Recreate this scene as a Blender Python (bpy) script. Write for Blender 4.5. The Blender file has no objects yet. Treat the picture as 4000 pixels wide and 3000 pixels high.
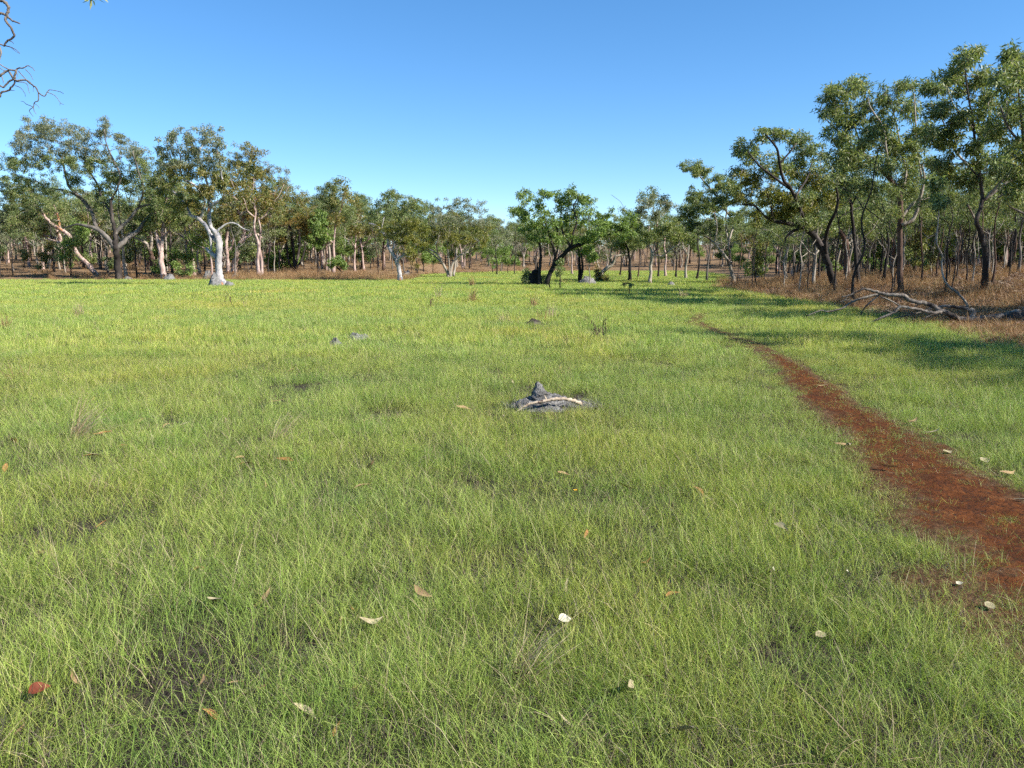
import bpy, math, random
import numpy as np
from mathutils import Vector, Matrix

# ------------------------------------------------------------------ camera, sky, sun, exposure
sc = bpy.context.scene
COL = sc.collection
F = 3080.0                                   # focal length in photo pixels (4000 wide)
CAM_Z = 1.6
PITCH = math.atan((1500 - 1020) / F)
cam_d = bpy.data.cameras.new('camera')
cam = bpy.data.objects.new('camera', cam_d); COL.objects.link(cam)
cam.location = (0, 0, CAM_Z)
cam.rotation_euler = (math.pi / 2 - PITCH, 0, 0)
cam_d.sensor_fit = 'HORIZONTAL'; cam_d.sensor_width = 36.0
cam_d.lens = 36.0 * F / 4000.0
cam_d.clip_start = 0.05; cam_d.clip_end = 3000
sc.camera = cam

SUN_EL = math.radians(36)
SUN_AZ = math.radians(112)                   # clockwise from +Y (view direction): right and a little behind
wd = bpy.data.worlds.new('World'); sc.world = wd; wd.use_nodes = True
wn = wd.node_tree
sky = wn.nodes.new('ShaderNodeTexSky'); sky.sky_type = 'NISHITA'; sky.sun_disc = False
sky.sun_elevation = SUN_EL; sky.sun_rotation = SUN_AZ
sky.altitude = 2500; sky.air_density = 1.0; sky.dust_density = 0.0; sky.ozone_density = 4.0
gm = wn.nodes.new('ShaderNodeGamma'); gm.inputs['Gamma'].default_value = 0.85
hs = wn.nodes.new('ShaderNodeHueSaturation'); hs.inputs['Saturation'].default_value = 1.27
wn.links.new(sky.outputs[0], gm.inputs[0]); wn.links.new(gm.outputs[0], hs.inputs['Color']); wn.links.new(hs.outputs[0], wn.nodes['Background'].inputs[0])
wn.nodes['Background'].inputs[1].default_value = 0.118

sl = bpy.data.lights.new('sun', 'SUN'); sl.energy = 5.0; sl.angle = math.radians(0.53); sl.color = (1.0, 0.95, 0.86)
so = bpy.data.objects.new('sun', sl); COL.objects.link(so)
SUNV = Vector((math.sin(SUN_AZ) * math.cos(SUN_EL), math.cos(SUN_AZ) * math.cos(SUN_EL), math.sin(SUN_EL)))
so.rotation_euler = SUNV.to_track_quat('Z', 'Y').to_euler(); so.location = (30, -20, 40)

sc.view_settings.view_transform = 'Standard'; sc.view_settings.look = 'None'
sc.view_settings.exposure = 1.2; sc.view_settings.gamma = 1.0
sc.view_settings.use_curve_mapping = False
sc.render.engine = 'CYCLES'
sc.cycles.use_denoising = False
sc.cycles.max_bounces = 4; sc.cycles.diffuse_bounces = 3; sc.cycles.glossy_bounces = 2; sc.cycles.transparent_max_bounces = 4
sc.cycles.use_adaptive_sampling = True; sc.cycles.adaptive_threshold = 0.03
sc.cycles.sample_clamp_indirect = 6

# ------------------------------------------------------------------ numeric helpers
def lattice_noise(x, y, seed=0):
    xi = np.floor(x).astype(np.int64); yi = np.floor(y).astype(np.int64)
    xf = x - xi; yf = y - yi
    def h(a, b):
        n = (a * 374761393 + b * 668265263 + seed * 1442695041) & 0x7fffffff
        n = ((n ^ (n >> 13)) * 1274126177) & 0x7fffffff
        return ((n ^ (n >> 16)) & 0xffff) / 65535.0
    u = xf * xf * (3 - 2 * xf); v = yf * yf * (3 - 2 * yf)
    a = h(xi, yi) * (1 - u) + h(xi + 1, yi) * u
    b = h(xi, yi + 1) * (1 - u) + h(xi + 1, yi + 1) * u
    return a * (1 - v) + b * v

def fbm(x, y, seed=0, oct=3):
    t = 0; a = 1; s = 0
    for i in range(oct):
        t = t + a * lattice_noise(x * 2 ** i, y * 2 ** i, seed + i * 17); s += a; a *= 0.5
    return t / s

def sstep(a, b, x):
    t = np.clip((x - a) / (b - a), 0, 1); return t * t * (3 - 2 * t)

def right_edge(y):                           # where the meadow ends on the right
    return np.interp(y, [-20, 12, 20, 27, 36, 49, 60, 90, 130], [9.0, 9.7, 11.0, 11.7, 12.2, 13.0, 15.8, 24, 30])

def back_edge(x):                            # where the meadow ends at the back
    return np.interp(x, [-80, -45, -22, -13, -8, 0, 10, 20], [66, 66, 66, 72, 104, 120, 128, 128])

def ground_z(x, y):
    x = np.asarray(x, dtype=float); y = np.asarray(y, dtype=float)
    z = 0.05 * (fbm(x * 0.11 + 3.1, y * 0.11 + 9.2, 5, 2) - 0.5) * sstep(1, 8, np.hypot(x, y))
    z = z + 0.074 * np.maximum(0, x - right_edge(y) - 0.5) * sstep(-5, 15, y)* (1 - 0.55 * sstep(40, 90, y))
    by = back_edge(x)
    z = z + 0.032 * np.maximum(0, y - by - 1) * sstep(-2, 30, y)
    z = np.where(z > 9, 9 + (z - 9) * 0.25, z)
    return z

def gz(x, y): return float(ground_z(x, y))

ct, st = math.cos(PITCH), math.sin(PITCH)
def ray(px, py):
    u = (px - 2000) / F; v = (1500 - py) / F
    return np.array([u, ct + v * st, -st + v * ct])
def P(px, py, Y):                            # point at depth Y that the photo shows at pixel (px, py)
    d = ray(px, py); return np.array([0, 0, CAM_Z]) + d * (Y / d[1])
def hit(px, py):                             # where that sight line meets the ground
    d = ray(px, py)
    ys = np.concatenate([np.arange(1.5, 40, 0.05), np.arange(40, 260, 0.25)])
    p = np.outer(ys / d[1], d) + np.array([0, 0, CAM_Z])
    below = p[:, 2] <= ground_z(p[:, 0], p[:, 1])
    i = int(np.argmax(below)) if below.any() else len(ys) - 1
    q = p[i].copy(); q[2] = gz(q[0], q[1]); return q

def mesh_np(name, V, polys, mat=None, smooth=False, mats=None, midx=None):
    """polys: list of int arrays, each (n, k)"""
    me = bpy.data.meshes.new(name)
    V = np.asarray(V, dtype=np.float32)
    me.vertices.add(len(V)); me.vertices.foreach_set('co', V.ravel())
    polys = [np.asarray(p, dtype=np.int32) for p in polys if len(p)]
    nl = sum(p.size for p in polys); npol = sum(len(p) for p in polys)
    me.loops.add(nl); me.polygons.add(npol)
    me.loops.foreach_set('vertex_index', np.concatenate([p.ravel() for p in polys]))
    tot = np.concatenate([np.full(len(p), p.shape[1], dtype=np.int32) for p in polys])
    st_ = np.concatenate([[0], np.cumsum(tot)[:-1]]).astype(np.int32)
    me.polygons.foreach_set('loop_start', st_)
    me.polygons.foreach_set('loop_total', tot)
    if smooth: me.polygons.foreach_set('use_smooth', np.ones(npol, dtype=bool))
    for m in (mats or ([mat] if mat else [])): me.materials.append(m)
    if midx is not None: me.polygons.foreach_set('material_index', np.asarray(midx, dtype=np.int32))
    me.update(calc_edges=True); me.validate()
    return me

def add(name, me, parent=None, loc=None):
    o = bpy.data.objects.new(name, me); COL.objects.link(o)
    if parent is not None: o.parent = parent
    if loc is not None: o.location = [float(c) for c in loc]
    return o

def empty(name, loc, label, cat, group=None, rz=0.0):
    o = bpy.data.objects.new(name, None); COL.objects.link(o)
    o.location = [float(c) for c in loc]; o.rotation_euler = (0, 0, rz); o.empty_display_size = 0.2
    return tag(o, label, cat, group)

def tag(o, label=None, cat=None, group=None, kind=None):
    if label: o['label'] = label
    if cat: o['category'] = cat
    if group: o['group'] = group
    if kind: o['kind'] = kind
    return o

def smooth_line(pts, sub=4):
    p = np.asarray(pts, dtype=float)
    if len(p) < 3: 
        t = np.linspace(0, 1, sub * (len(p) - 1) + 1)[:, None]
        return p[0] * (1 - t) + p[-1] * t if len(p) == 2 else p
    q = np.vstack([2 * p[0] - p[1], p, 2 * p[-1] - p[-2]])
    out = []
    for i in range(1, len(q) - 2):
        for k in range(sub):
            t = k / sub
            a, b, c, d = q[i - 1], q[i], q[i + 1], q[i + 2]
            out.append(0.5 * ((2 * b) + (-a + c) * t + (2 * a - 5 * b + 4 * c - d) * t * t + (-a + 3 * b - 3 * c + d) * t ** 3))
    out.append(p[-1]); return np.array(out)

def tube(pts, rad, sides=7, rng=None, lump=0.0, cap=True):
    p = np.asarray(pts, dtype=float); n = len(p); rad = np.asarray(rad, dtype=float)
    t = np.gradient(p, axis=0); t /= np.maximum(np.linalg.norm(t, axis=1), 1e-9)[:, None]
    u = np.cross(t[0], [0.31, 0.82, 0.17]); u /= np.linalg.norm(u)
    ang = np.linspace(0, 2 * math.pi, sides, endpoint=False)
    V = np.empty((n, sides, 3))
    for i in range(n):
        u = u - t[i] * np.dot(u, t[i]); u /= np.linalg.norm(u)
        w = np.cross(t[i], u)
        r = rad[i] * np.ones(sides)
        if rng is not None and lump: r = r * (1 + lump * (rng.random(sides) - 0.5) * 2)
        V[i] = p[i] + (np.cos(ang) * r)[:, None] * u + (np.sin(ang) * r)[:, None] * w
    idx = np.arange(n * sides).reshape(n, sides)
    a = idx[:-1]; b = idx[1:]
    q = np.stack([a, np.roll(a, -1, 1), np.roll(b, -1, 1), b], -1).reshape(-1, 4)
    V = V.reshape(-1, 3); tris = np.zeros((0, 3), int)
    if cap:
        V = np.vstack([V, p[-1] + t[-1] * rad[-1] * 0.5, p[0]])
        e = idx[-1]; tris = np.stack([e, np.roll(e, -1), np.full(sides, n * sides)], -1)
        s0 = idx[0]; tris = np.vstack([tris, np.stack([np.roll(s0, -1), s0, np.full(sides, n * sides + 1)], -1)])
    return V, q, tris

class Acc:
    def __init__(s): s.V = []; s.Q = []; s.T = []; s.n = 0
    def add(s, V, q=None, t=None):
        s.V.append(V)
        if q is not None and len(q): s.Q.append(np.asarray(q) + s.n)
        if t is not None and len(t): s.T.append(np.asarray(t) + s.n)
        s.n += len(V)
    def mesh(s, name, mat, smooth=True, off=None):
        V = np.vstack(s.V)
        if off is not None: V = V - off
        return mesh_np(name, V, ([np.vstack(s.Q)] if s.Q else []) + ([np.vstack(s.T)] if s.T else []), mat, smooth)

# ------------------------------------------------------------------ materials
def newmat(name):
    m = bpy.data.materials.new(name); m.use_nodes = True
    nt = m.node_tree; nt.nodes.clear()
    return m, nt, nt.nodes.new('ShaderNodeOutputMaterial')
def nd(nt, t, **kw):
    n = nt.nodes.new(t)
    for k, v in kw.items():
        if k in n.inputs.keys(): n.inputs[k].default_value = v
        else: setattr(n, k, v)
    return n
def ramp(nt, fac, stops):
    r = nt.nodes.new('ShaderNodeValToRGB'); e = r.color_ramp.elements
    while len(e) < len(stops): e.new(0.5)
    for i, (p, c) in enumerate(stops): e[i].position = p; e[i].color = (*c, 1)
    nt.links.new(fac, r.inputs[0]); return r.outputs[0]
def mixc(nt, fac, a, b, mode='MIX'):
    n = nt.nodes.new('ShaderNodeMix'); n.data_type = 'RGBA'; n.blend_type = mode
    for s, v in ((n.inputs[0], fac), (n.inputs[6], a), (n.inputs[7], b)):
        if isinstance(v, (int, float)): s.default_value = v
        elif isinstance(v, tuple): s.default_value = (*v, 1)
        else: nt.links.new(v, s)
    return n.outputs[2]
def noise(nt, vec, scale, detail=3, rough=0.55):
    n = nd(nt, 'ShaderNodeTexNoise'); n.inputs['Scale'].default_value = scale
    n.inputs['Detail'].default_value = detail; n.inputs['Roughness'].default_value = rough
    nt.links.new(vec, n.inputs['Vector']); return n.outputs[0]
def stretch(nt, vec, s):
    m = nd(nt, 'ShaderNodeMapping'); m.inputs['Scale'].default_value = s
    nt.links.new(vec, m.inputs['Vector']); return m.outputs[0]

def leafy(name, stops, patch=None, patch_scale=0.3, trans=0.35, rough=0.5, spec=0.35, tint=(1.1, 1.15, 0.6), patch2=None):
    """blades and leaves: colour differs from piece to piece, light passes through"""
    m, nt, out = newmat(name)
    geo = nd(nt, 'ShaderNodeNewGeometry')
    c = ramp(nt, geo.outputs['Random Per Island'], stops)
    if patch:
        f = noise(nt, geo.outputs['Position'], patch_scale, 3)
        f2 = ramp(nt, f, [(0.42, (0, 0, 0)), (0.62, (1, 1, 1))])
        c = mixc(nt, f2, c, mixc(nt, 1.0, c, patch, 'MULTIPLY'))
    if patch2:
        f = ramp(nt, noise(nt, geo.outputs['Position'], 1.1, 3), [(0.48, (0, 0, 0)), (0.64, (1, 1, 1))])
        c = mixc(nt, f, c, mixc(nt, 1.0, c, patch2, 'MULTIPLY'))
        f = ramp(nt, noise(nt, stretch(nt, geo.outputs['Position'], (1, .7, 1)), 0.13, 4, .65), [(0.52, (0, 0, 0)), (0.68, (0.8, 0.8, 0.8))])
        c = mixc(nt, f, c, mixc(nt, 1.0, c, (1.3, 0.98, 1.0), 'MULTIPLY'))
    bs = nd(nt, 'ShaderNodeBsdfPrincipled'); bs.inputs['Roughness'].default_value = rough
    bs.inputs['Specular IOR Level'].default_value = spec
    nt.links.new(c, bs.inputs['Base Color'])
    tr = nd(nt, 'ShaderNodeBsdfTranslucent'); nt.links.new(mixc(nt, 1.0, c, tint, 'MULTIPLY'), tr.inputs[0])
    mx = nd(nt, 'ShaderNodeMixShader'); mx.inputs[0].default_value = trans
    nt.links.new(bs.outputs[0], mx.inputs[1]); nt.links.new(tr.outputs[0], mx.inputs[2])
    nt.links.new(mx.outputs[0], out.inputs[0]); return m

def bark(name, base, patches, scale=2.5, stretchz=0.35, bump=0.5, rough=0.85, fine=None):
    m, nt, out = newmat(name)
    tc = nd(nt, 'ShaderNodeTexCoord'); vec = stretch(nt, tc.outputs['Object'], (1, 1, stretchz))
    c = ramp(nt, noise(nt, vec, scale, 4, 0.6), base)
    for sc_, lo, hi, colr in patches:
        f = ramp(nt, noise(nt, stretch(nt, tc.outputs['Object'], (1, 1, stretchz * 1.4)), sc_, 3, 0.6), [(lo, (0, 0, 0)), (hi, (1, 1, 1))])
        c = mixc(nt, f, c, colr)
    n3 = noise(nt, stretch(nt, tc.outputs['Object'], (1, 1, 0.3)), 22, 4, 0.7)
    c = mixc(nt, 0.55, c, ramp(nt, n3, [(0.25, (0.45, 0.45, 0.45)), (0.7, (1.15, 1.15, 1.15))]), 'MULTIPLY')
    bs = nd(nt, 'ShaderNodeBsdfPrincipled'); bs.inputs['Roughness'].default_value = rough
    bs.inputs['Specular IOR Level'].default_value = 0.2
    nt.links.new(c, bs.inputs['Base Color'])
    b = nd(nt, 'ShaderNodeBump'); b.inputs['Strength'].default_value = bump; b.inputs['Distance'].default_value = 0.03
    nt.links.new(n3, b.inputs['Height']); nt.links.new(b.outputs[0], bs.inputs['Normal'])
    nt.links.new(bs.outputs[0], out.inputs[0]); return m

BK = {
 'white': bark('bark_white', [(0.3, (0.22, 0.20, 0.20)), (0.5, (0.40, 0.37, 0.36)), (0.7, (0.50, 0.45, 0.42))],
               [(2.1, 0.50, 0.57, (0.19, 0.19, 0.21)), (0.9, 0.60, 0.64, (0.34, 0.16, 0.08))]),
 'pink':  bark('bark_pink', [(0.3, (0.24, 0.15, 0.125)), (0.5, (0.42, 0.31, 0.27)), (0.7, (0.50, 0.40, 0.34))],
               [(1.9, 0.52, 0.58, (0.17, 0.11, 0.10)), (1.1, 0.57, 0.61, (0.36, 0.18, 0.09))]),
 'dark':  bark('bark_dark', [(0.3, (0.016, 0.013, 0.012)), (0.55, (0.040, 0.032, 0.028)), (0.8, (0.085, 0.070, 0.060))],
               [(2.0, 0.58, 0.68, (0.11, 0.09, 0.08))], bump=0.9),
 'grey':  bark('bark_grey', [(0.3, (0.07, 0.06, 0.053)), (0.55, (0.155, 0.135, 0.118)), (0.8, (0.25, 0.22, 0.19))],
               [(2.0, 0.60, 0.70, (0.10, 0.07, 0.06))], bump=0.8),
 'pale':  bark('bark_pale', [(0.3, (0.17, 0.14, 0.115)), (0.5, (0.31, 0.27, 0.22)), (0.7, (0.40, 0.35, 0.29))],
               [(1.7, 0.54, 0.62, (0.13, 0.09, 0.065))]),
 'brown': bark('bark_brown', [(0.3, (0.050, 0.028, 0.021)), (0.55, (0.105, 0.064, 0.047)), (0.8, (0.18, 0.115, 0.084))],
               [(2.0, 0.60, 0.72, (0.06, 0.045, 0.04))], bump=0.9),
 'dead':  bark('dead_wood', [(0.3, (0.075, 0.062, 0.052)), (0.5, (0.17, 0.142, 0.118)), (0.7, (0.29, 0.25, 0.205))],
               [(2.2, 0.54, 0.62, (0.045, 0.035, 0.03))], scale=4, bump=0.8),
 'straw_wood': bark('stick_wood', [(0.3, (0.16, 0.11, 0.08)), (0.5, (0.42, 0.33, 0.24)), (0.8, (0.56, 0.46, 0.35))],
               [(9, 0.58, 0.64, (0.08, 0.05, 0.04))], scale=14, stretchz=1.0, bump=0.5),
 'black': bark('charred_wood', [(0.3, (0.008, 0.008, 0.008)), (0.6, (0.018, 0.016, 0.015)), (0.8, (0.035, 0.03, 0.028))], [], bump=1.0),
}
LF = {
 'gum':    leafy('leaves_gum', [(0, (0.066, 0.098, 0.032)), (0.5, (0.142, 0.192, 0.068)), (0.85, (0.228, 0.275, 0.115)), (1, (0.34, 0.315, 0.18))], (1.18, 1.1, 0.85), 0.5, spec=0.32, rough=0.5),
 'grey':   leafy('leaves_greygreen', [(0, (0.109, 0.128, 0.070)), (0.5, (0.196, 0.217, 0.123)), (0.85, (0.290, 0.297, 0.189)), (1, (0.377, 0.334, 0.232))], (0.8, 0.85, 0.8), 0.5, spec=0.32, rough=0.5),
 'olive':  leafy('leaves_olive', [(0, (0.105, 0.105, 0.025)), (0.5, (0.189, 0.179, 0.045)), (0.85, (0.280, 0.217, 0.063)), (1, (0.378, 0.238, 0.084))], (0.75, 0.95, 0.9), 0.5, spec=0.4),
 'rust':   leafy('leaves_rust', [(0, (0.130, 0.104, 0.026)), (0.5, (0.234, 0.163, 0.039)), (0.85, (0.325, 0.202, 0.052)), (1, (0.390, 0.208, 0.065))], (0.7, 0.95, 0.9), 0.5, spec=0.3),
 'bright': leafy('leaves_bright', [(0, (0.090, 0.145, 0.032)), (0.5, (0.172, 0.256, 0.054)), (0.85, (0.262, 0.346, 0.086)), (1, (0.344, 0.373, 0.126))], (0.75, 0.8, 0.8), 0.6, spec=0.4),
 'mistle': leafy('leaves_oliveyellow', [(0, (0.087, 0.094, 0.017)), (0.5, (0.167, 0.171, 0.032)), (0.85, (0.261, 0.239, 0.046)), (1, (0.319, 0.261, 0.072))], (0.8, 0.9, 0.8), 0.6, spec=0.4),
}
M_GRASS = leafy('meadow_grass', [(0, (0.135, 0.205, 0.042)), (0.35, (0.290, 0.400, 0.078)), (0.75, (0.415, 0.525, 0.115)), (0.9, (0.51, 0.52, 0.175)), (1, (0.55, 0.47, 0.27))],
                (1.22, 1.05, 0.90), 0.22, trans=0.33, rough=0.5, spec=0.3, patch2=(0.72, 0.84, 0.80))
M_GRASS2 = leafy('sedge_grass', [(0, (0.09, 0.135, 0.030)), (0.5, (0.15, 0.22, 0.045)), (1, (0.22, 0.28, 0.07))], (1.3, 1.1, 0.9), 0.4, trans=0.35, spec=0.3)
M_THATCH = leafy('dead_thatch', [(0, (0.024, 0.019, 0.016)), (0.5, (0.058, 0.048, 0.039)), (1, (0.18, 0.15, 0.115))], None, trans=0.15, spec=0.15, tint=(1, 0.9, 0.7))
M_STRAW = leafy('straw', [(0, (0.24, 0.18, 0.10)), (0.5, (0.40, 0.31, 0.185)), (1, (0.54, 0.45, 0.29))], None, trans=0.25, spec=0.25, tint=(1, 0.9, 0.7))
M_DRY = leafy('dry_speargrass', [(0, (0.15, 0.080, 0.040)), (0.45, (0.30, 0.170, 0.082)), (0.8, (0.42, 0.265, 0.135)), (1, (0.54, 0.39, 0.23))], (0.75, 0.72, 0.7), 0.5, trans=0.25, spec=0.15, tint=(1, 0.85, 0.6))
M_DRYPALE = leafy('dry_pale_grass', [(0, (0.20, 0.125, 0.060)), (0.45, (0.34, 0.22, 0.105)), (1, (0.52, 0.38, 0.21))], (0.8, 0.78, 0.75), 0.5, trans=0.25, spec=0.15, tint=(1, 0.85, 0.6))
M_GREYGRASS = leafy('ashy_dead_grass', [(0, (0.10, 0.09, 0.075)), (0.5, (0.20, 0.185, 0.16)), (1, (0.33, 0.31, 0.27))], None, trans=0.15, spec=0.15, tint=(1, 0.95, 0.85))
M_LITTER = leafy('litter_leaves', [(0, (0.08, 0.045, 0.026)), (0.5, (0.18, 0.105, 0.062)), (0.85, (0.28, 0.185, 0.115)), (1, (0.40, 0.32, 0.23))], None, trans=0.12, spec=0.4, rough=0.4, tint=(1, 0.85, 0.6))

def leaf_single(name, a, b):
    m, nt, out = newmat(name)
    tc = nd(nt, 'ShaderNodeTexCoord')
    c = ramp(nt, noise(nt, tc.outputs['Object'], 30, 3), [(0.3, a), (0.7, b)])
    bs = nd(nt, 'ShaderNodeBsdfPrincipled'); bs.inputs['Roughness'].default_value = 0.65; bs.inputs['Specular IOR Level'].default_value = 0.15
    nt.links.new(c, bs.inputs['Base Color']); nt.links.new(bs.outputs[0], out.inputs[0]); return m
FL = {'tan': leaf_single('leaf_tan', (0.18, 0.11, 0.055), (0.32, 0.22, 0.115)),
      'orange': leaf_single('leaf_orange', (0.20, 0.09, 0.03), (0.32, 0.16, 0.06)),
      'cream': leaf_single('leaf_cream', (0.22, 0.18, 0.105), (0.35, 0.30, 0.19)),
      'white': leaf_single('leaf_white', (0.36, 0.335, 0.24), (0.46, 0.43, 0.33)),
      'red': leaf_single('leaf_red', (0.075, 0.018, 0.009), (0.14, 0.035, 0.018)),
      'yellow': leaf_single('petal_yellow', (0.65, 0.36, 0.02), (0.85, 0.55, 0.05))}

def ground_mat():
    m, nt, out = newmat('woodland_soil')
    geo = nd(nt, 'ShaderNodeNewGeometry'); pos = geo.outputs['Position']
    c = ramp(nt, noise(nt, pos, 9, 5, 0.7), [(0.3, (0.018, 0.014, 0.011)), (0.5, (0.038, 0.030, 0.023)), (0.72, (0.075, 0.060, 0.046))])
    brown = ramp(nt, noise(nt, pos, 5, 6, 0.75), [(0.3, (0.085, 0.050, 0.026)), (0.5, (0.19, 0.12, 0.066)), (0.7, (0.33, 0.235, 0.14))])
    att = nd(nt, 'ShaderNodeAttribute'); att.attribute_name = 'wood'
    c = mixc(nt, att.outputs['Fac'], c, brown)
    att2 = nd(nt, 'ShaderNodeAttribute'); att2.attribute_name = 'red'
    red = ramp(nt, noise(nt, pos, 14, 5, 0.7), [(0.3, (0.035, 0.016, 0.008)), (0.5, (0.075, 0.032, 0.014)), (0.7, (0.12, 0.055, 0.024))])
    c = mixc(nt, att2.outputs['Fac'], c, red)
    att3 = nd(nt, 'ShaderNodeAttribute'); att3.attribute_name = 'green'
    c = mixc(nt, att3.outputs['Fac'], c, ramp(nt, noise(nt, pos, 7, 4), [(0.3, (0.16, 0.20, 0.050)), (0.7, (0.28, 0.32, 0.085))]))
    bs = nd(nt, 'ShaderNodeBsdfPrincipled'); bs.inputs['Roughness'].default_value = 0.95; bs.inputs['Specular IOR Level'].default_value = 0.1
    nt.links.new(c, bs.inputs['Base Color'])
    b = nd(nt, 'ShaderNodeBump'); b.inputs['Strength'].default_value = 0.8; b.inputs['Distance'].default_value = 0.04
    nt.links.new(noise(nt, pos, 25, 5, 0.7), b.inputs['Height']); nt.links.new(b.outputs[0], bs.inputs['Normal'])
    nt.links.new(bs.outputs[0], out.inputs[0]); return m

def path_mat():
    m, nt, out = newmat('red_earth')
    geo = nd(nt, 'ShaderNodeNewGeometry'); pos = geo.outputs['Position']
    c = ramp(nt, noise(nt, pos, 6, 6, 0.75), [(0.28, (0.040, 0.012, 0.004)), (0.5, (0.095, 0.030, 0.008)), (0.72, (0.165, 0.058, 0.016))])
    spots = ramp(nt, noise(nt, pos, 26, 4, 0.7), [(0.50, (0, 0, 0)), (0.63, (0.9, 0.9, 0.9))])
    c = mixc(nt, spots, c, (0.040, 0.018, 0.009))
    grey = ramp(nt, noise(nt, pos, 1.7, 3, 0.6), [(0.55, (0, 0, 0)), (0.72, (0.6, 0.6, 0.6))])
    c = mixc(nt, grey, c, (0.065, 0.034, 0.015))
    att = nd(nt, 'ShaderNodeAttribute'); att.attribute_name = 'edge'
    ad = nd(nt, 'ShaderNodeMath'); ad.operation = 'MULTIPLY_ADD'; ad.inputs[1].default_value = 1.5; ad.inputs[2].default_value = -0.75
    nt.links.new(noise(nt, pos, 5, 5, 0.7), ad.inputs[0])
    ad2 = nd(nt, 'ShaderNodeMath'); ad2.operation = 'ADD'; nt.links.new(ad.outputs[0], ad2.inputs[0]); nt.links.new(att.outputs['Fac'], ad2.inputs[1])
    mar = ramp(nt, noise(nt, pos, 18, 5, 0.7), [(0.3, (0.034, 0.019, 0.010)), (0.5, (0.085, 0.046, 0.022)), (0.7, (0.16, 0.098, 0.050))])
    c = mixc(nt, ramp(nt, ad2.outputs[0], [(0.38, (0, 0, 0)), (0.66, (1, 1, 1))]), c, mar)
    bs = nd(nt, 'ShaderNodeBsdfPrincipled'); bs.inputs['Roughness'].default_value = 0.95; bs.inputs['Specular IOR Level'].default_value = 0.1
    nt.links.new(c, bs.inputs['Base Color'])
    b = nd(nt, 'ShaderNodeBump'); b.inputs['Strength'].default_value = 0.9; b.inputs['Distance'].default_value = 0.03
    nt.links.new(noise(nt, pos, 30, 5, 0.7), b.inputs['Height']); nt.links.new(b.outputs[0], bs.inputs['Normal'])
    nt.links.new(bs.outputs[0], out.inputs[0]); return m

def mound_mat(name, a, b, c3):
    m, nt, out = newmat(name)
    tc = nd(nt, 'ShaderNodeTexCoord'); v = tc.outputs['Object']
    n1 = noise(nt, v, 9, 5, 0.7)
    n2 = noise(nt, v, 40, 4, 0.7)
    c = ramp(nt, n1, [(0.3, a), (0.5, b), (0.7, c3)])
    c = mixc(nt, 0.7, c, ramp(nt, n2, [(0.35, (0.25, 0.25, 0.25)), (0.6, (1.15, 1.15, 1.15))]), 'MULTIPLY')
    bs = nd(nt, 'ShaderNodeBsdfPrincipled'); bs.inputs['Roughness'].default_value = 0.9; bs.inputs['Specular IOR Level'].default_value = 0.15
    nt.links.new(c, bs.inputs['Base Color'])
    bp = nd(nt, 'ShaderNodeBump'); bp.inputs['Strength'].default_value = 1.0; bp.inputs['Distance'].default_value = 0.03
    nt.links.new(n2, bp.inputs['Height']); nt.links.new(bp.outputs[0], bs.inputs['Normal'])
    nt.links.new(bs.outputs[0], out.inputs[0]); return m
M_MOUND = mound_mat('grey_termite_earth', (0.06, 0.056, 0.053), (0.17, 0.163, 0.157), (0.32, 0.31, 0.30))
M_ROCK = mound_mat('pale_grey_rock', (0.09, 0.085, 0.082), (0.19, 0.185, 0.18), (0.32, 0.31, 0.30))

# ------------------------------------------------------------------ ground and path
PATH = np.array([[2.75, -1.0], [2.85, 1.5], [2.95, 3.0], [2.98, 4.0], [3.05, 5.0], [3.22, 6.2], [3.42, 7.4], [3.6, 8.7], [3.95, 10.4], [4.25, 12.0],
                 [4.55, 14.3], [4.65, 16.6], [4.68, 18.6], [4.8, 20.4], [5.2, 22.2], [5.9, 24.5]])
PS = smooth_line(PATH, 8)
PWID = np.interp(PS[:, 1], [-1, 3, 4, 6, 9, 13, 17, 22, 30, 50], [0.40, 0.40, 0.35, 0.24, 0.17, 0.125, 0.10, 0.09, 0.06, 0.05])
def path_dist(x, y):                         # signed: below 0 on bare earth
    x = np.asarray(x, float); y = np.asarray(y, float)
    d = np.full(x.shape, 1e9)
    for i in range(0, len(PS), 2):
        d = np.minimum(d, np.hypot(x - PS[i, 0], y - PS[i, 1]) - PWID[i])
    return d

def graded(a, b, fine_lo, fine_hi, step, growth):
    mid = list(np.arange(fine_lo, fine_hi + 1e-6, step)); s = step; v = fine_hi
    while v < b: s *= growth; v += s; mid.append(v)
    s = step; v = fine_lo; lo = []
    while v > a: s *= growth; v -= s; lo.append(v)
    return np.array(lo[::-1] + mid)
GX = graded(-900, 900, -7, 13, 0.4, 1.09); GY = graded(-60, 1500, 0, 30, 0.4, 1.08)
XX, YY = np.meshgrid(GX, GY)
ZZ = ground_z(XX, YY)
nx, ny = len(GX), len(GY)
idx = np.arange(nx * ny).reshape(ny, nx)
quads = np.stack([idx[:-1, :-1], idx[:-1, 1:], idx[1:, 1:], idx[1:, :-1]], -1).reshape(-1, 4)
gme = mesh_np('ground', np.stack([XX, YY, ZZ], -1).reshape(-1, 3), [quads], ground_mat(), True)
xr, yr = XX.ravel(), YY.ravel()
wood = np.maximum(sstep(-1.2, 1.0, xr - right_edge(yr) + 1.5 * (fbm(xr * .4, yr * .4, 8) - .5)), sstep(-2, 3, yr - back_edge(xr) + 5 * (fbm(xr * .2, yr * .2, 9) - .5)))
gme.attributes.new('wood', 'FLOAT', 'POINT').data.foreach_set('value', wood.astype(np.float32))
gme.attributes.new('red', 'FLOAT', 'POINT').data.foreach_set('value', (1 - sstep(-0.1, 0.7, path_dist(xr, yr) + 0.5 * (fbm(xr * 2, yr * 2, 4) - .5))).astype(np.float32) * 0.9)
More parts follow.
